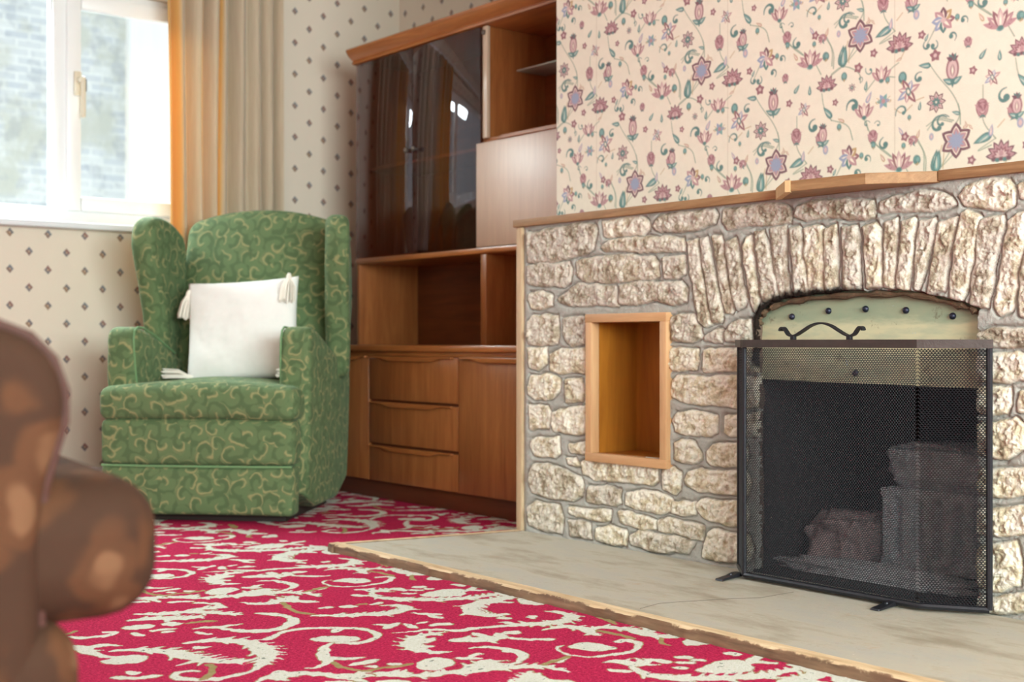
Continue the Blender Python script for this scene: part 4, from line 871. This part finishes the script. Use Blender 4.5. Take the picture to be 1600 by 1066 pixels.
def wire_panel(nm, a, b_, pitch=.0074, hgt=.0086, w=.00104):
    L = (b_ - a).length; u = (b_ - a) / L; nr = Vector((u.y, -u.x, 0)); V = []; Fs = []
    def seg(s0, z0, s1, z1):
        dx, dz = s1 - s0, z1 - z0; l = math.hypot(dx, dz); px_, pz_ = -dz / l * w, dx / l * w; k = len(V)
        for s_, z in ((s0, z0), (s1, z1)):
            for e_, f_ in ((1, 0), (0, 1), (-1, 0), (0, -1)):
                V.append(a + u * (s_ + px_ * e_) + nr * (f_ * w) + Vector((0, 0, z + pz_ * e_)))
        for q in range(4): Fs.append((k + q, k + (q + 1) % 4, k + 4 + (q + 1) % 4, k + 4 + q))
    z0, z1 = zb + .004, zt_ + .002; nz = int((z1 - z0) / (hgt / 2)); nx = int(L / pitch)
    for r in range(nz):
        z = z0 + r * hgt / 2; off = pitch / 2 if r % 2 else 0; q = hgt / 8
        for i in range(nx):
            s_ = off + i * pitch
            if s_ + pitch > L: continue
            seg(s_, z + q, s_ + pitch / 2, z - q + 0 if False else z - q); seg(s_ + pitch / 2, z - q, s_ + pitch, z + q); seg(s_, z + q, s_, z + hgt / 2 - q)
    me = bpy.data.meshes.new(nm); me.from_pydata(V, [], Fs); me.update(); mesh_obj(nm, me, MESHW, scr, False)
wire_panel('mesh_panel', CL, CR_); wire_panel('mesh_wing', CR_, WR); wire_panel('mesh_wing', WL, CL)
# carrying handle
hy1, hy0, hx = 2.071, 1.854, 2.582; H = []
for k in range(7): a = PI * (1.15 - k * .28); H.append((hy1 + .012 + .011 * math.cos(PI - a), .672 + .011 * math.sin(a)))
H = [(hy1 + .016, .672), (hy1 + .014, .679), (hy1 + .006, .681), (hy1 - .002, .672), (hy1 - .010, .661), (hy1 - .028, .658), (hy1 - .055, .672), (hy1 - .08, .686), (1.9625, .692)]
H = H + [(hy1 + hy0 - y, z) for y, z in H[-2::-1]]; H = chaikin(H, 2, False)
hb = MB(); V = []
for i, (y, z) in enumerate(H):
    a = H[max(0, i - 1)]; c = H[min(len(H) - 1, i + 1)]; ty, tz = c[0] - a[0], c[1] - a[1]; l = math.hypot(ty, tz); ny_, nz_ = -tz / l, ty / l
    for e_, f_ in ((.0022, -.0075), (.0022, .0075), (-.0022, .0075), (-.0022, -.0075)): V.append((hx + f_, y + ny_ * e_, z + nz_ * e_))
hb.add(V, [(i * 4 + q, i * 4 + (q + 1) % 4, i * 4 + 4 + (q + 1) % 4, i * 4 + 4 + q) for i in range(len(H) - 1) for q in range(4)] + [(0, 1, 2, 3), tuple(len(V) - 4 + q for q in (3, 2, 1, 0))])
for y in (hy1 - .024, hy0 + .024): hb.box(hx - .006, hx + .006, y - .006, y + .006, zt_ + .017, .660, .001)
hb.build('handle', IRON, scr, sharp=50)
for px, py in ((1166, 898), (1412, 942)):
    p = on_z(px, py, HZ); y = p.y; f = MB()
    f.prism([(2.592, HZ + .014), (2.592, HZ + .003), (2.555, HZ + .002), (2.525, HZ), (2.512, HZ), (2.514, HZ + .004), (2.555, HZ + .009), (2.575, HZ + .014)], lambda u, v, a: (u, a, v), y - .012, y + .012, .001, 1)
    f.lathe([(.005, 0), (.004, .004), (.001, .005)], Matrix.Translation((2.56, y, HZ + .009)), 10); f.build('foot', IRON, scr, sharp=30)
# ================================================================== green wing armchair (local frame: x = picture right, y = towards its back)
ARZ = -math.radians(46.5)
chair = empty('wing_armchair', (2.013, 4.23, 0), ARZ, label='green damask wing armchair by the window with a white cushion on it', cat='armchair')
def cpart(mb, nm, mat=GREEN, parent=chair, **k): return mb.build(nm, mat, parent, pinv=False, **k)
def ripple(p, a=.004):
    x, y, z = p; n = float(fbm(np.array([x * 7 + y * 5.]), np.array([z * 7 - y * 4.]), 3, 3)[0]) * a
    return Vector((x + n, y + n, z + n * .6))
cpart(MB().rbox((-.005, .31, .285), (.352, .255, .115), .03, 8, (0, 0, .0), ripple), 'seat_base')
cpart(MB().rbox((-.005, .028, .287), (.357, .05, .080), .022, 12, (.004, .010, .006), ripple), 'footrest_panel')
cpart(MB().rbox((-.005, .026, .117), (.354, .046, .087), .018, 12, (.003, .008, .0), ripple), 'skirt_panel')
s = MB(); s.tube([(-.355, -.018, .204), (-.2, -.024, .203), (0, -.026, .203), (.2, -.024, .203), (.346, -.018, .204)], .0045, 8); cpart(s, 'seam_piping', PIPE_G)
def cush(p):
    x, y, z = p; f = max(0, min(1, (.20 - y) / .25)); w = .262 + (.365 - .262) * (1 if y < .085 else max(0, 1 - (y - .085) / .03))
    return ripple((x * w / .365 - .005, y, z - .006 * (x / .365) ** 2 + (.010 if z > .43 else 0) * (1 - (x / .365) ** 2)))
cpart(MB().rbox((0, .25, .428), (.365, .275, .060), .034, 14, (.004, .012, .016), cush), 'seat_cushion')
ARM = [(.085, .035), (.078, .30), (.072, .60), (.073, .655), (.085, .686), (.112, .700), (.16, .697), (.26, .672), (.38, .628), (.50, .585), (.60, .572), (.655, .56), (.66, .30), (.655, .035)]
for sg in (-1, 1):
    xa, xb = (.262, .372); m = MB()
    pr = chaikin(ARM, 1)
    m.prism(pr, lambda u, v, a: ripple((sg * (a + .012 * max(0, (v - .3)) / .4 + (.006 if .2 < v < .6 and a > .3 else 0)), u, v), .003), xa, xb, .026, 4)
    cpart(m, 'arm', sharp=60)
    q = MB(); q.tube([(sg * (xa + .004 + .012 * max(0, (v - .3)) / .4), u + .004, v) for u, v in ((.088, .49), (.074, .60), (.073, .655), (.084, .684), (.110, .698), (.16, .696), (.26, .670), (.38, .626), (.46, .60))], .004, 6)
    cpart(q, 'arm_piping', PIPE_G)
# back rest: leaning, arched top
def backf(p):
    x, y, z = p; t = (z - .40) / .77; lean = .19 * t; arch = .052 * (1 - (x / .32) ** 2) * max(0, t) ** 3
    return ripple((x, y + lean + .022 * (x / .32) ** 2, z + arch), .005)
cpart(MB().rbox((0, .545, .765), (.318, .065, .365), .045, 14, (0, .030, .01), backf), 'backrest')
# wings
WING = [(.470, .50), (.440, .58), (.425, .68), (.400, .80), (.350, .90), (.318, .98), (.310, 1.04), (.325, 1.095), (.37, 1.128), (.44, 1.135), (.56, 1.11), (.66, 1.06), (.66, .80), (.62, .60), (.58, .50)]
for sg in (-1, 1):
    m = MB(); pr = chaikin(WING, 2)
    def wf(u, v, a):
        t = max(0, min(1, (v - .5) / .5)); fl = math.tan(math.radians(2.5 if sg < 0 else 14)) * max(0, .62 - u)
        return ripple((sg * (.300 + a + fl), u + .0 * t, v), .004)
    m.prism(pr, wf, -.005, .090, .034, 5); cpart(m, 'wing', sharp=70)
cpart(MB().rbox((0, .60, .46), (.33, .07, .40), .04, 6, None, lambda p: (p[0], p[1] + .12 * max(0, p[2] - .3), p[2])), 'back_panel')
sb = MB(); sb.box(-.30, .30, .06, .60, .0, .045, .004); cpart(sb, 'base_frame', plain('dark_base_board', srgb(40, 30, 26), .7))

# ================================================================== white cushion
PILW = plain('white_cotton', srgb(232, 232, 230), .9, 60, .03, .0008, Sheen_Weight=.3)
pil = empty('cushion', (0, 0, 0), label='white square cushion with tassels leaning on the green armchair', cat='cushion')
Mc = Matrix.Translation((2.013, 4.23, 0)) @ Matrix.Rotation(ARZ, 4, 'Z') @ Matrix.Translation((.030, .375, .492)) @ Matrix.Rotation(math.radians(2), 4, 'Z') @ Matrix.Rotation(math.radians(-3.5), 4, 'Y') @ Matrix.Rotation(math.radians(-13), 4, 'X')
pil.location = Mc.to_translation(); bpy.context.view_layer.update(); WM['cushion'] = Matrix.Translation(Mc.to_translation())
n = 46; V = []; Fs = []; hw, hv = .222, .203
for sd in (-1, 1):
    k = len(V)
    for i in range(n + 1):
        for j in range(n + 1):
            a, b_ = 2 * i / n - 1, 2 * j / n - 1
            e_ = max(0, (1 - a * a)) ** .42 * max(0, (1 - b_ * b_)) ** .42
            pin = 1 - .045 * (1 - abs(a) ** 2.2) * (abs(b_) > 0) * abs(b_) ** 3; pin2 = 1 - .045 * (1 - abs(b_) ** 2.2) * abs(a) ** 3
            wr = float(fbm(np.array([a * 2.4 + b_]), np.array([b_ * 2.2 - a * .6]), 21 + sd, 4)[0]) * .011 * e_
            V.append(Mc @ Vector((a * hw * pin2, sd * (e_ * .062 + .001) + wr - .0, hv + b_ * hv * pin)))
    for i in range(n):
        for j in range(n):
            q = [k + i * (n + 1) + j, k + (i + 1) * (n + 1) + j, k + (i + 1) * (n + 1) + j + 1, k + i * (n + 1) + j + 1]; Fs.append(q if sd < 0 else q[::-1])
b = bmesh.new(); mb = MB().add(V, Fs); me = bpy.data.meshes.new('cover'); me.from_pydata(mb.v, [], mb.f); b.from_mesh(me); bmesh.ops.remove_doubles(b, verts=b.verts, dist=.0026); bmesh.ops.recalc_face_normals(b, faces=b.faces); b.to_mesh(me); b.free()
mesh_obj('cover', me, PILW, pil)
TASS = plain('cream_yarn', srgb(236, 230, 220), .95, 90, .06, .001)
def tassel(cx, cz, down, fwd):
    base = Mc @ Vector((cx, fwd, cz)); m = MB(); d = down.normalized(); s1 = d.orthogonal().normalized(); s2 = d.cross(s1)
    m.tube([base - d * .016, base - d * .004, base + d * .006], [.005, .010, .010], 10)
    rr = random.Random(int(cx * 1000) + int(cz * 10))
    for k in range(46):
        a = rr.uniform(0, 2 * PI); r0 = rr.uniform(.001, .009); r1 = r0 * rr.uniform(2.4, 3.6) + .006; L = rr.uniform(.085, .102); u = s1 * math.cos(a) + s2 * math.sin(a)
        pts = [base + d * .004 + u * r0, base + d * L * .4 + u * (r0 * .4 + r1 * .75), base + d * L + u * r1]
        if d.z > -.5: pts = [Vector((p.x, p.y, max(p.z, .506 + rr.uniform(0, .012)))) for p in pts]
        m.tube(pts, .0021, 5)
    m.build('tassel', TASS, pil)
U_ = Vector((math.cos(ARZ), math.sin(ARZ), 0)); Vv = Vector((-math.sin(ARZ), math.cos(ARZ), 0))
tassel(-.216, .360, Vector((0, 0, -1)) - U_ * .22, -.012); tassel(.200, .386, Vector((0, 0, -1)) - U_ * .10 , -.062)
tassel(-.200, .022, -U_ * .9 - Vv * .35 + Vector((0, 0, -.03)), -.035); tassel(.165, .020, U_ * .35 - Vv * .55 + Vector((0, 0, -.03)), -.060)

# ================================================================== teak wall unit
wu = empty('wall_unit', (3.1, 4.0, 0), label='teak wall unit with smoked glass doors above drawers in the alcove', cat='wall unit')
Lb, Rb = 4.84, 3.30          # left (far) and right ends
XB, XU, XK = 2.885, 3.04, 3.36
D0, D1 = 3.859, 4.473        # the drawers lie between these
SMOKE = NT('smoked_glass'); t = SMOKE
fr_ = thin_fresnel(t, 1.62); tr_ = t.n('ShaderNodeBsdfTransparent', {'Color': (*srgb(206, 184, 176), 1)}); gl_ = t.n('ShaderNodeBsdfGlossy', {'Color': (.95, .93, 1, 1), 'Roughness': .035})
ms = t.n('ShaderNodeMixShader', {0: fr_, 1: tr_, 2: gl_}); t.t.links.new(ms.outputs[0], t.out.inputs[0]); SMOKE = t.m
t = NT('clear_glass'); fr_ = thin_fresnel(t, 1.45); tr_ = t.n('ShaderNodeBsdfTransparent', {'Color': (.94, .98, .97, 1)}); gl_ = t.n('ShaderNodeBsdfGlossy', {'Color': (1, 1, 1, 1), 'Roughness': .02})
ms = t.n('ShaderNodeMixShader', {0: fr_, 1: tr_, 2: gl_}); t.t.links.new(ms.outputs[0], t.out.inputs[0]); CLEAR = t.m
SHELFGL = plain('greenish_glass_edge', srgb(214, 232, 226), .12, 20, .02, .0001, Transmission_Weight=.35)
def wpart(nm, boxes, mat, bev=.002, parent=wu):
    m = MB()
    for b_ in boxes: m.box(*b_, bev=bev)
    return m.build(nm, mat, parent)
T_ = .02
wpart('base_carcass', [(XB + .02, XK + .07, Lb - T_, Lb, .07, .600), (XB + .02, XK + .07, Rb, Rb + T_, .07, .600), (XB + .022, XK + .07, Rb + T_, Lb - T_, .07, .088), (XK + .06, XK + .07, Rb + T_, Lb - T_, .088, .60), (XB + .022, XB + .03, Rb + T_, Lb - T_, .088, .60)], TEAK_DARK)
wpart('plinth', [(XB + .028, XB + .048, Rb + .01, Lb - .01, 0, .072)], PLINTH)
wpart('countertop', [(XB - .018, XK + .07, Rb - .002, Lb + .006, .606, .631)], TEAK_H, .006)
def lip(y0, y1, z, parent, long_left=True):
    """shaped finger-pull along the top edge of a front"""
    m = MB(); L = y1 - y0; out = [(0, 0), (0, -.006)]
    for k in range(25):
        q = k / 24; d = .006 + .013 * (sstep(.12, .26, q) - sstep(.74, .88, q)); out.append((q * L, -float(d)))
    out += [(L, 0)]
    m.prism([(y1 - a, z + b_) for a, b_ in out[1:]] + [(y1, z)], lambda u, v, a: (a, u, v), XB - .014, XB + .003, .003, 2)
    return m.build('handle', TEAK_H, parent, sharp=30)
zs = ((.4095, .583), (.2305, .398), (.076, .219))
g = .003
for z0, z1 in zs:
    dr = wpart('drawer', [(XB, XB + .02, D0 + g, D1 - g, z0, z1)], TEAK); WM[dr.name] = Matrix.Identity(4)
    lip(D0 + .03, D1 - .02, z1 + .002, dr)
    m = MB().box(XB + .012, XB + .019, D0 + g, D1 - g, z1 + .001, z1 + .010, 0); m.build('finger_recess', PLINTH, dr, smooth=False)
for y0, y1 in ((Rb + .006, D0 - g), (D1 + g, Lb - .003)):
    dr = wpart('cupboard_door', [(XB, XB + .02, y0, y1, .076, .583)], TEAK); lip(y0 + .01, y1 - .02, .586, dr)
wpart('top_rail', [(XB + .004, XB + .022, Rb, Lb, .586, .606)], TEAK_H)
UL, UD = 4.81, 3.905        # upper left end and divider
wpart('upper_side', [(XU, XK, UL - T_, UL, .631, 1.868)], TEAK); wpart('upper_side', [(XU, XK, Rb, Rb + T_, .631, 1.868)], TEAK)
wpart('upper_divider', [(XU + .002, XK, UD - .018, UD + .018, .631, .985)], TEAK); wpart('upper_divider', [(XU + .012, XK, UD - .008, UD + .014, 1.008, 1.868)], TEAK)
wpart('post_strip', [(XU - .004, XU + .012, UD - .030, UD - .002, 1.43, 1.862)], plain('glare_post', srgb(196, 172, 150), .25, 10, .05, .0002, Coat_Weight=1.0, Coat_IOR=2.0, Coat_Roughness=.2))  # pale colour stands for glare falling on the post
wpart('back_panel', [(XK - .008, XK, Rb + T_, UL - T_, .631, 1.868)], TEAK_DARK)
wpart('long_shelf', [(XU - .008, XK - .008, Rb + T_, UL + .001, .986, 1.008)], TEAK_H, .004)
wpart('top_board', [(XU, XK, Rb, UL, 1.868, 1.884)], TEAK_H)
wpart('inner_shelf', [(XU + .045, XK - .009, UD + .015, UL - T_ - .001, 1.397, 1.412)], TEAK_H)
c_ = MB(); c_.prism([(XU + .004, 1.866), (XU - .012, 1.868), (XU - .016, 1.876), (XU - .010, 1.882), (XU - .034, 1.900), (XU - .046, 1.918), (XU - .046, 1.928), (XU + .02, 1.928)], lambda u, v, a: (u, a, v), Rb, UL + .018, .0015, 1)
c_.build('cornice', TEAK_H, wu, sharp=20)
mid = (UD + UL) / 2 + .012
for y0, y1, ky in ((UD + .006, mid - .002, mid - .028), (mid + .002, UL - .004, mid + .028)):
    gd = wpart('glass_door', [(XU - .008, XU - .002, y0, y1, 1.012, 1.862)], SMOKE, .0015)
    M = Matrix.Translation((XU - .008, ky, 1.44)) @ Matrix.Rotation(-PI / 2, 4, 'Y')
    MB().lathe([(.005, 0), (.0045, .008), (.010, .012), (.011, .018), (.007, .022), (.001, .023)], M, 16).build('knob', STEEL, gd)
wpart('drop_flap', [(XU - .010, XU + .008, Rb + .004, UD + .030, 1.010, 1.412)], TEAK_FLAP)
m = MB(); m.prism([(UD - .10, 1.412), (UD - .13, 1.428), (Rb + .01, 1.428), (Rb + .01, 1.412)], lambda u, v, a: (a, u, v), XU - .016, XU + .006, .002, 1).build('flap_pull', TEAK_H, wu, sharp=30)
wpart('bay_floor', [(XU + .008, XK - .009, Rb + T_, UD - .01, 1.414, 1.430)], TEAK_H)
wpart('glass_shelf', [(XU + .16, XK - .01, Rb + T_ + .001, UD - .010, 1.709, 1.715)], SHELFGL, .001)
M = Matrix.Translation((XU - .004, UD - .012, 1.838)) @ Matrix.Rotation(-PI / 2, 4, 'Y'); MB().lathe([(.010, 0), (.010, .006), (.004, .010)], M, 14).build('catch', STEEL, wu)

# ================================================================== brown sofa corner in the foreground
def fabric_brown():
    t = NT('brown_floral_moquette'); o = t.obj(); v = t.vm('ADD', o, t.vm('MULTIPLY', t.vm('SUBTRACT', t.n('ShaderNodeTexNoise', {'Vector': o, 'Scale': 14, 'Detail': 2}).outputs[1], (.5, .5, .5)), (.06, .06, .06)))
    vo = t.n('ShaderNodeTexVoronoi', {'Vector': v, 'Scale': 15}); r = vo.outputs['Distance']
    c = t.mix(t.noise(o, 10, 3), srgb(62, 38, 24), srgb(86, 54, 32)); c = t.mix(t.ma('SUBTRACT', 1, t.ss(r, .18, .34)), c, srgb(100, 70, 48)); c = t.mix(t.ma('MULTIPLY', t.ss(r, .45, .62), .8), c, srgb(50, 32, 22))
    return t.bsdf(c, .8, Normal=t.bump(t.noise(o, 500, 2), .001), Specular_IOR_Level=.2)
BROWN = fabric_brown()
SF = Vector((.53 * DX + .85 * RX, .53 * DY + .85 * RY, 0)).normalized(); ST = Vector((-SF.y, SF.x, 0))
A0 = at_d(77, 532, 1.24); A0.z = 0
sofa = empty('sofa', (A0.x, A0.y, 0), math.atan2(SF.y, SF.x), label='brown floral upholstered sofa, its near arm and seat corner in the foreground', cat='sofa')
def spart(mb, nm, mat=BROWN, **k): return mb.build(nm, mat, sofa, pinv=False, **k)
# local: x = sofa's front, y = along the sofa (away from the camera), z up
prof = [(-.004, .12), (-.004, .46), (.000, .50), (.010, .535), (.019, .565), (.020, .595), (.010, .625), (-.012, .648), (-.045, .661), (-.10, .667), (-.30, .668), (-.60, .668), (-.74, .66), (-.76, .12)]
m = MB(); m.prism(chaikin(prof, 1), lambda u, v, a: (u, a, v), 0, .17, .03, 5); spart(m, 'arm', sharp=60)
m = MB(); m.tube([(u + .001, .035, v) for u, v in ((-.003, .12), (-.003, .46), (.001, .50), (.011, .535), (.020, .565), (.021, .595), (.010, .627), (-.012, .650), (-.045, .663))], .006, 8); spart(m, 'arm_piping', plain('dark_piping', srgb(64, 34, 26), .5))
spart(MB().rbox((-.265, .38, .432), (.385, .36, .074), .055, 12, (.02, .01, .018)), 'seat_cushion')
spart(MB().rbox((-.335, .40, .235), (.372, .40, .135), .05, 10, (.012, .0, .0)), 'base')
spart(MB().rbox((-.66, .50, .60), (.11, .33, .30), .09, 10, (.03, .0, .02)), 'backrest')
m = MB(); m.prism(chaikin(prof, 1), lambda u, v, a: (u, a, v), .78, .95, .03, 5)
spart(m, 'arm', sharp=60)
for x in (-.08, -.70):
    for y in (.06, .84): spart(MB().lathe([(.018, 0), (.026, .06), (.03, .112)], Matrix.Translation((x, y, 0)), 14), 'foot', PLINTH)

# ================================================================== window, sill, curtain
win = empty('window_1', ((WX0 + WX1) / 2, YB + .07, WZ0)); win['kind'] = 'structure'
YG = YB + .07
def vpart(nm, boxes, mat=WHITE_PVC, bev=.004, parent=win):
    m = MB()
    for b_ in boxes: m.box(*b_, bev=bev)
    return m.build(nm, mat, parent)
zbt, ztp = 1.150, WZ1
gl = lambda px: YG / _ray(px, 532)[1] * _ray(px, 532)[0]
xm0, xm1 = gl(83), gl(107)            # fixed mullion
vpart('window_frame', [(WX0, WX1, YG, YG + .07, WZ0 + .02, zbt + .042), (WX0, WX1, YG, YG + .07, ztp - .05, ztp), (WX0, WX0 + .05, YG, YG + .07, zbt + .04, ztp - .05), (WX1 - .05, WX1, YG, YG + .07, zbt + .04, ztp - .05), (xm0, xm1, YG, YG + .07, zbt + .04, ztp - .05)])
vpart('glazing_bead', [(WX0 + .05, xm0, YG + .012, YG + .03, zbt + .04, zbt + .052), (xm0 - .008, xm0, YG + .012, YG + .03, zbt + .052, ztp - .05)], bev=.003)
sx0, sx1 = xm1 - .012, WX1 - .03; s0, s1 = zbt + .036, ztp - .03
sash = vpart('sash', [(sx0, sx0 + .060, YG - .018, YG + .03, s0, s1), (sx1 - .06, sx1, YG - .018, YG + .03, s0, s1), (sx0 + .06, sx1 - .06, YG - .018, YG + .03, s0, s0 + .062), (sx0 + .06, sx1 - .06, YG - .018, YG + .03, s1 - .06, s1)], bev=.008)
vpart('pane', [(WX0 + .045, xm0 + .005, YG + .034, YG + .040, zbt + .04, ztp - .045)], CLEAR, 0); vpart('pane', [(sx0 + .055, sx1 - .055, YG + .008, YG + .014, s0 + .055, s1 - .055)], CLEAR, 0)
p = Vector((gl(118), YG - .018, 1.70)); hd = MB(); hd.box(p.x - .016, p.x + .016, p.y - .012, p.y, p.z - .035, p.z + .065, .004)
hd.rbox((p.x + .012, p.y - .036, p.z - .045), (.010, .010, .085), .008, 4); hd.box(p.x - .005, p.x + .020, p.y - .04, p.y - .01, p.z + .015, p.z + .038, .004)
hd.build('window_handle', plain('ivory_handle', srgb(206, 196, 176), .35, 20, .05, .0003), win); MB().box(p.x + .020, p.x + .026, p.y - .040, p.y - .028, p.z - .02, p.z + .03, .001).build('lock_button', IRON, win)
sill = MB().box(WX0 - .05, WX1 + .06, YB - .055, YB + .07, 1.104, 1.131, .008).build('trim_1', PAINT_WHITE); sill['kind'] = 'structure'
# curtain: deep folds, daylight glow partly painted as gold bands in the cloth colour
t = NT('curtain_glow_bands'); o = t.obj(); n1 = t.noise(t.mapp(o, (60, 60, 3)), 2, 4, .6)
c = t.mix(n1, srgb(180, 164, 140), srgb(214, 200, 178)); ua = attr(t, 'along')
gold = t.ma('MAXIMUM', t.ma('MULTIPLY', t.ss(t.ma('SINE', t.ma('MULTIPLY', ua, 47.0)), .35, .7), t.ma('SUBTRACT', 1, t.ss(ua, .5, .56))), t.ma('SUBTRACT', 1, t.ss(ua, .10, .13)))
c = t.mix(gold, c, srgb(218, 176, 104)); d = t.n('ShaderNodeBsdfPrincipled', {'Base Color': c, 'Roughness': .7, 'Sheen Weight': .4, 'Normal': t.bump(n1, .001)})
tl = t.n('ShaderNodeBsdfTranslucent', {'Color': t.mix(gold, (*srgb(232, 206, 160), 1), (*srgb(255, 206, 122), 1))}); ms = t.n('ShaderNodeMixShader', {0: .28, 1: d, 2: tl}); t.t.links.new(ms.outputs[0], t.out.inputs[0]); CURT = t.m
def curtain(x0, x1, nf, seed, nm, label):
    r = random.Random(seed); n = 420; ks = []; ph = 0
    for i in range(nf): ks.append((r.uniform(.45, 1.7), r.uniform(.5, 1.5)))
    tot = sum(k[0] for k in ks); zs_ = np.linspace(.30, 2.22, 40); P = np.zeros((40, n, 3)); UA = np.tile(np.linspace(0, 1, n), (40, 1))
    for a, z in enumerate(zs_):
        for j in range(n):
            q = j / (n - 1); s_ = q * tot; i = 0
            while i < nf - 1 and s_ > ks[i][0]: s_ -= ks[i][0]; i += 1
            f = s_ / ks[i][0]; wv = -math.cos(2 * PI * f) * .5
            sq = math.sin(2 * PI * f) * .55 * .010
            amp = .062 * ks[i][1] * (.85 + .15 * math.sin(z * 2 + i))
            P[a, j] = (x0 + (x1 - x0) * q + sq + .006 * math.sin(z * 1.7 + i * 1.3), YB - .115 + wv * 2 * amp * .5 + .006 * math.sin(z * 3 + i), z)
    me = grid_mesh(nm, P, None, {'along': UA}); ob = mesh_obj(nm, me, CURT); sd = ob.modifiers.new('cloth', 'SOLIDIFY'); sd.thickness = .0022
    tag(ob, label, 'curtain'); return ob
cx0 = (YB - .12) / _ray(259, 0)[1] * _ray(259, 0)[0]; cx1 = (YB - .10) / _ray(437, 0)[1] * _ray(437, 0)[0]
curtain(cx0, cx1, 8, 5, 'curtain', 'beige full-length curtain drawn back at the right of the window')
rod = MB().tube([(.2, YB - .115, 2.235), (2.95, YB - .115, 2.235)], .012, 12).build('curtain_rail', WHITE_PVC); tag(rod, 'white curtain rail fixed above the window', 'curtain rail')
# neighbouring house seen through the window
t = NT('pale_brickwork'); o = t.obj(); sx = t.n('ShaderNodeSeparateXYZ', {0: o}); v = t.n('ShaderNodeCombineXYZ', {0: sx.outputs[0], 1: sx.outputs[2]}).outputs[0]
bk = t.n('ShaderNodeTexBrick', {'Vector': v, 'Color1': (*srgb(206, 210, 216), 1), 'Color2': (*srgb(234, 234, 232), 1), 'Mortar': (*srgb(240, 240, 238), 1), 'Scale': 1.0, 'Mortar Size': .009, 'Bias': -.1, 'Brick Width': .23, 'Row Height': .078})
c = t.mix(t.ss(t.noise(o, 1.6, 4, .7), .42, .62), bk.outputs[0], srgb(206, 206, 196)); c = t.mix(t.ma('MULTIPLY', t.ss(t.noise(o, 5, 4), .52, .6), .35), c, srgb(160, 166, 176)); BRICKW = t.bsdf(c, .9)
nb = empty('neighbouring_house', (2.0, 12.2, 0), label='pale brick house wall beyond the window glass', cat='house'); nb['kind'] = 'structure'
MB().box(-4, 4.95, 12.0, 12.3, -.5, 5.2, 0).build('brick_wall', BRICKW, nb, smooth=False); MB().box(4.95, 9, 11.9, 12.3, -.5, 5.2, 0).build('rendered_wall', plain('white_render', srgb(250, 250, 250), .9, 4, .01), nb, smooth=False)

# ================================================================== light and camera
w = bpy.data.worlds.new('sky'); S.world = w; w.use_nodes = True; bg = w.node_tree.nodes['Background']; bg.inputs[0].default_value = (.90, .95, 1.0, 1); bg.inputs[1].default_value = 1.25
def area(nm, loc, rot, sx, sy, power, col=(1, 1, 1)):
    l = bpy.data.lights.new(nm, 'AREA'); l.shape = 'RECTANGLE'; l.size = sx; l.size_y = sy; l.energy = power; l.color = col
    o = bpy.data.objects.new(nm, l); COL.objects.link(o); o.location = loc; o.rotation_euler = rot; return o
area('daylight_front_window', ((SX0 + SX1) / 2, YS - .22, (SZ0 + SZ1) / 2), (math.radians(90), 0, 0), 3.1, 1.36, 425, (.815, .965, .925))
area('daylight_back_window', (1.45, YB + 1.0, 2.75), (math.radians(-52), 0, 0), 2.6, 1.0, 430, (.92, .98, .98))
cam = bpy.data.cameras.new('camera'); co = bpy.data.objects.new('camera', cam); COL.objects.link(co); S.camera = co
co.location = (0, 0, CH); co.rotation_euler = (PI / 2, 0, -YAW); cam.lens = F_PX / 1600 * 36; cam.sensor_width = 36; cam.shift_y = (533 - 532) / 1600; cam.clip_start = .05
cam.dof.use_dof = True; cam.dof.focus_distance = 2.95; cam.dof.aperture_fstop = 3.6
S.view_settings.view_transform = 'Standard'; S.view_settings.look = 'None'; S.view_settings.gamma = 1; S.view_settings.exposure = .0
S.cycles.use_denoising = True; S.cycles.max_bounces = 10; S.cycles.diffuse_bounces = 5; S.cycles.transparent_max_bounces = 16
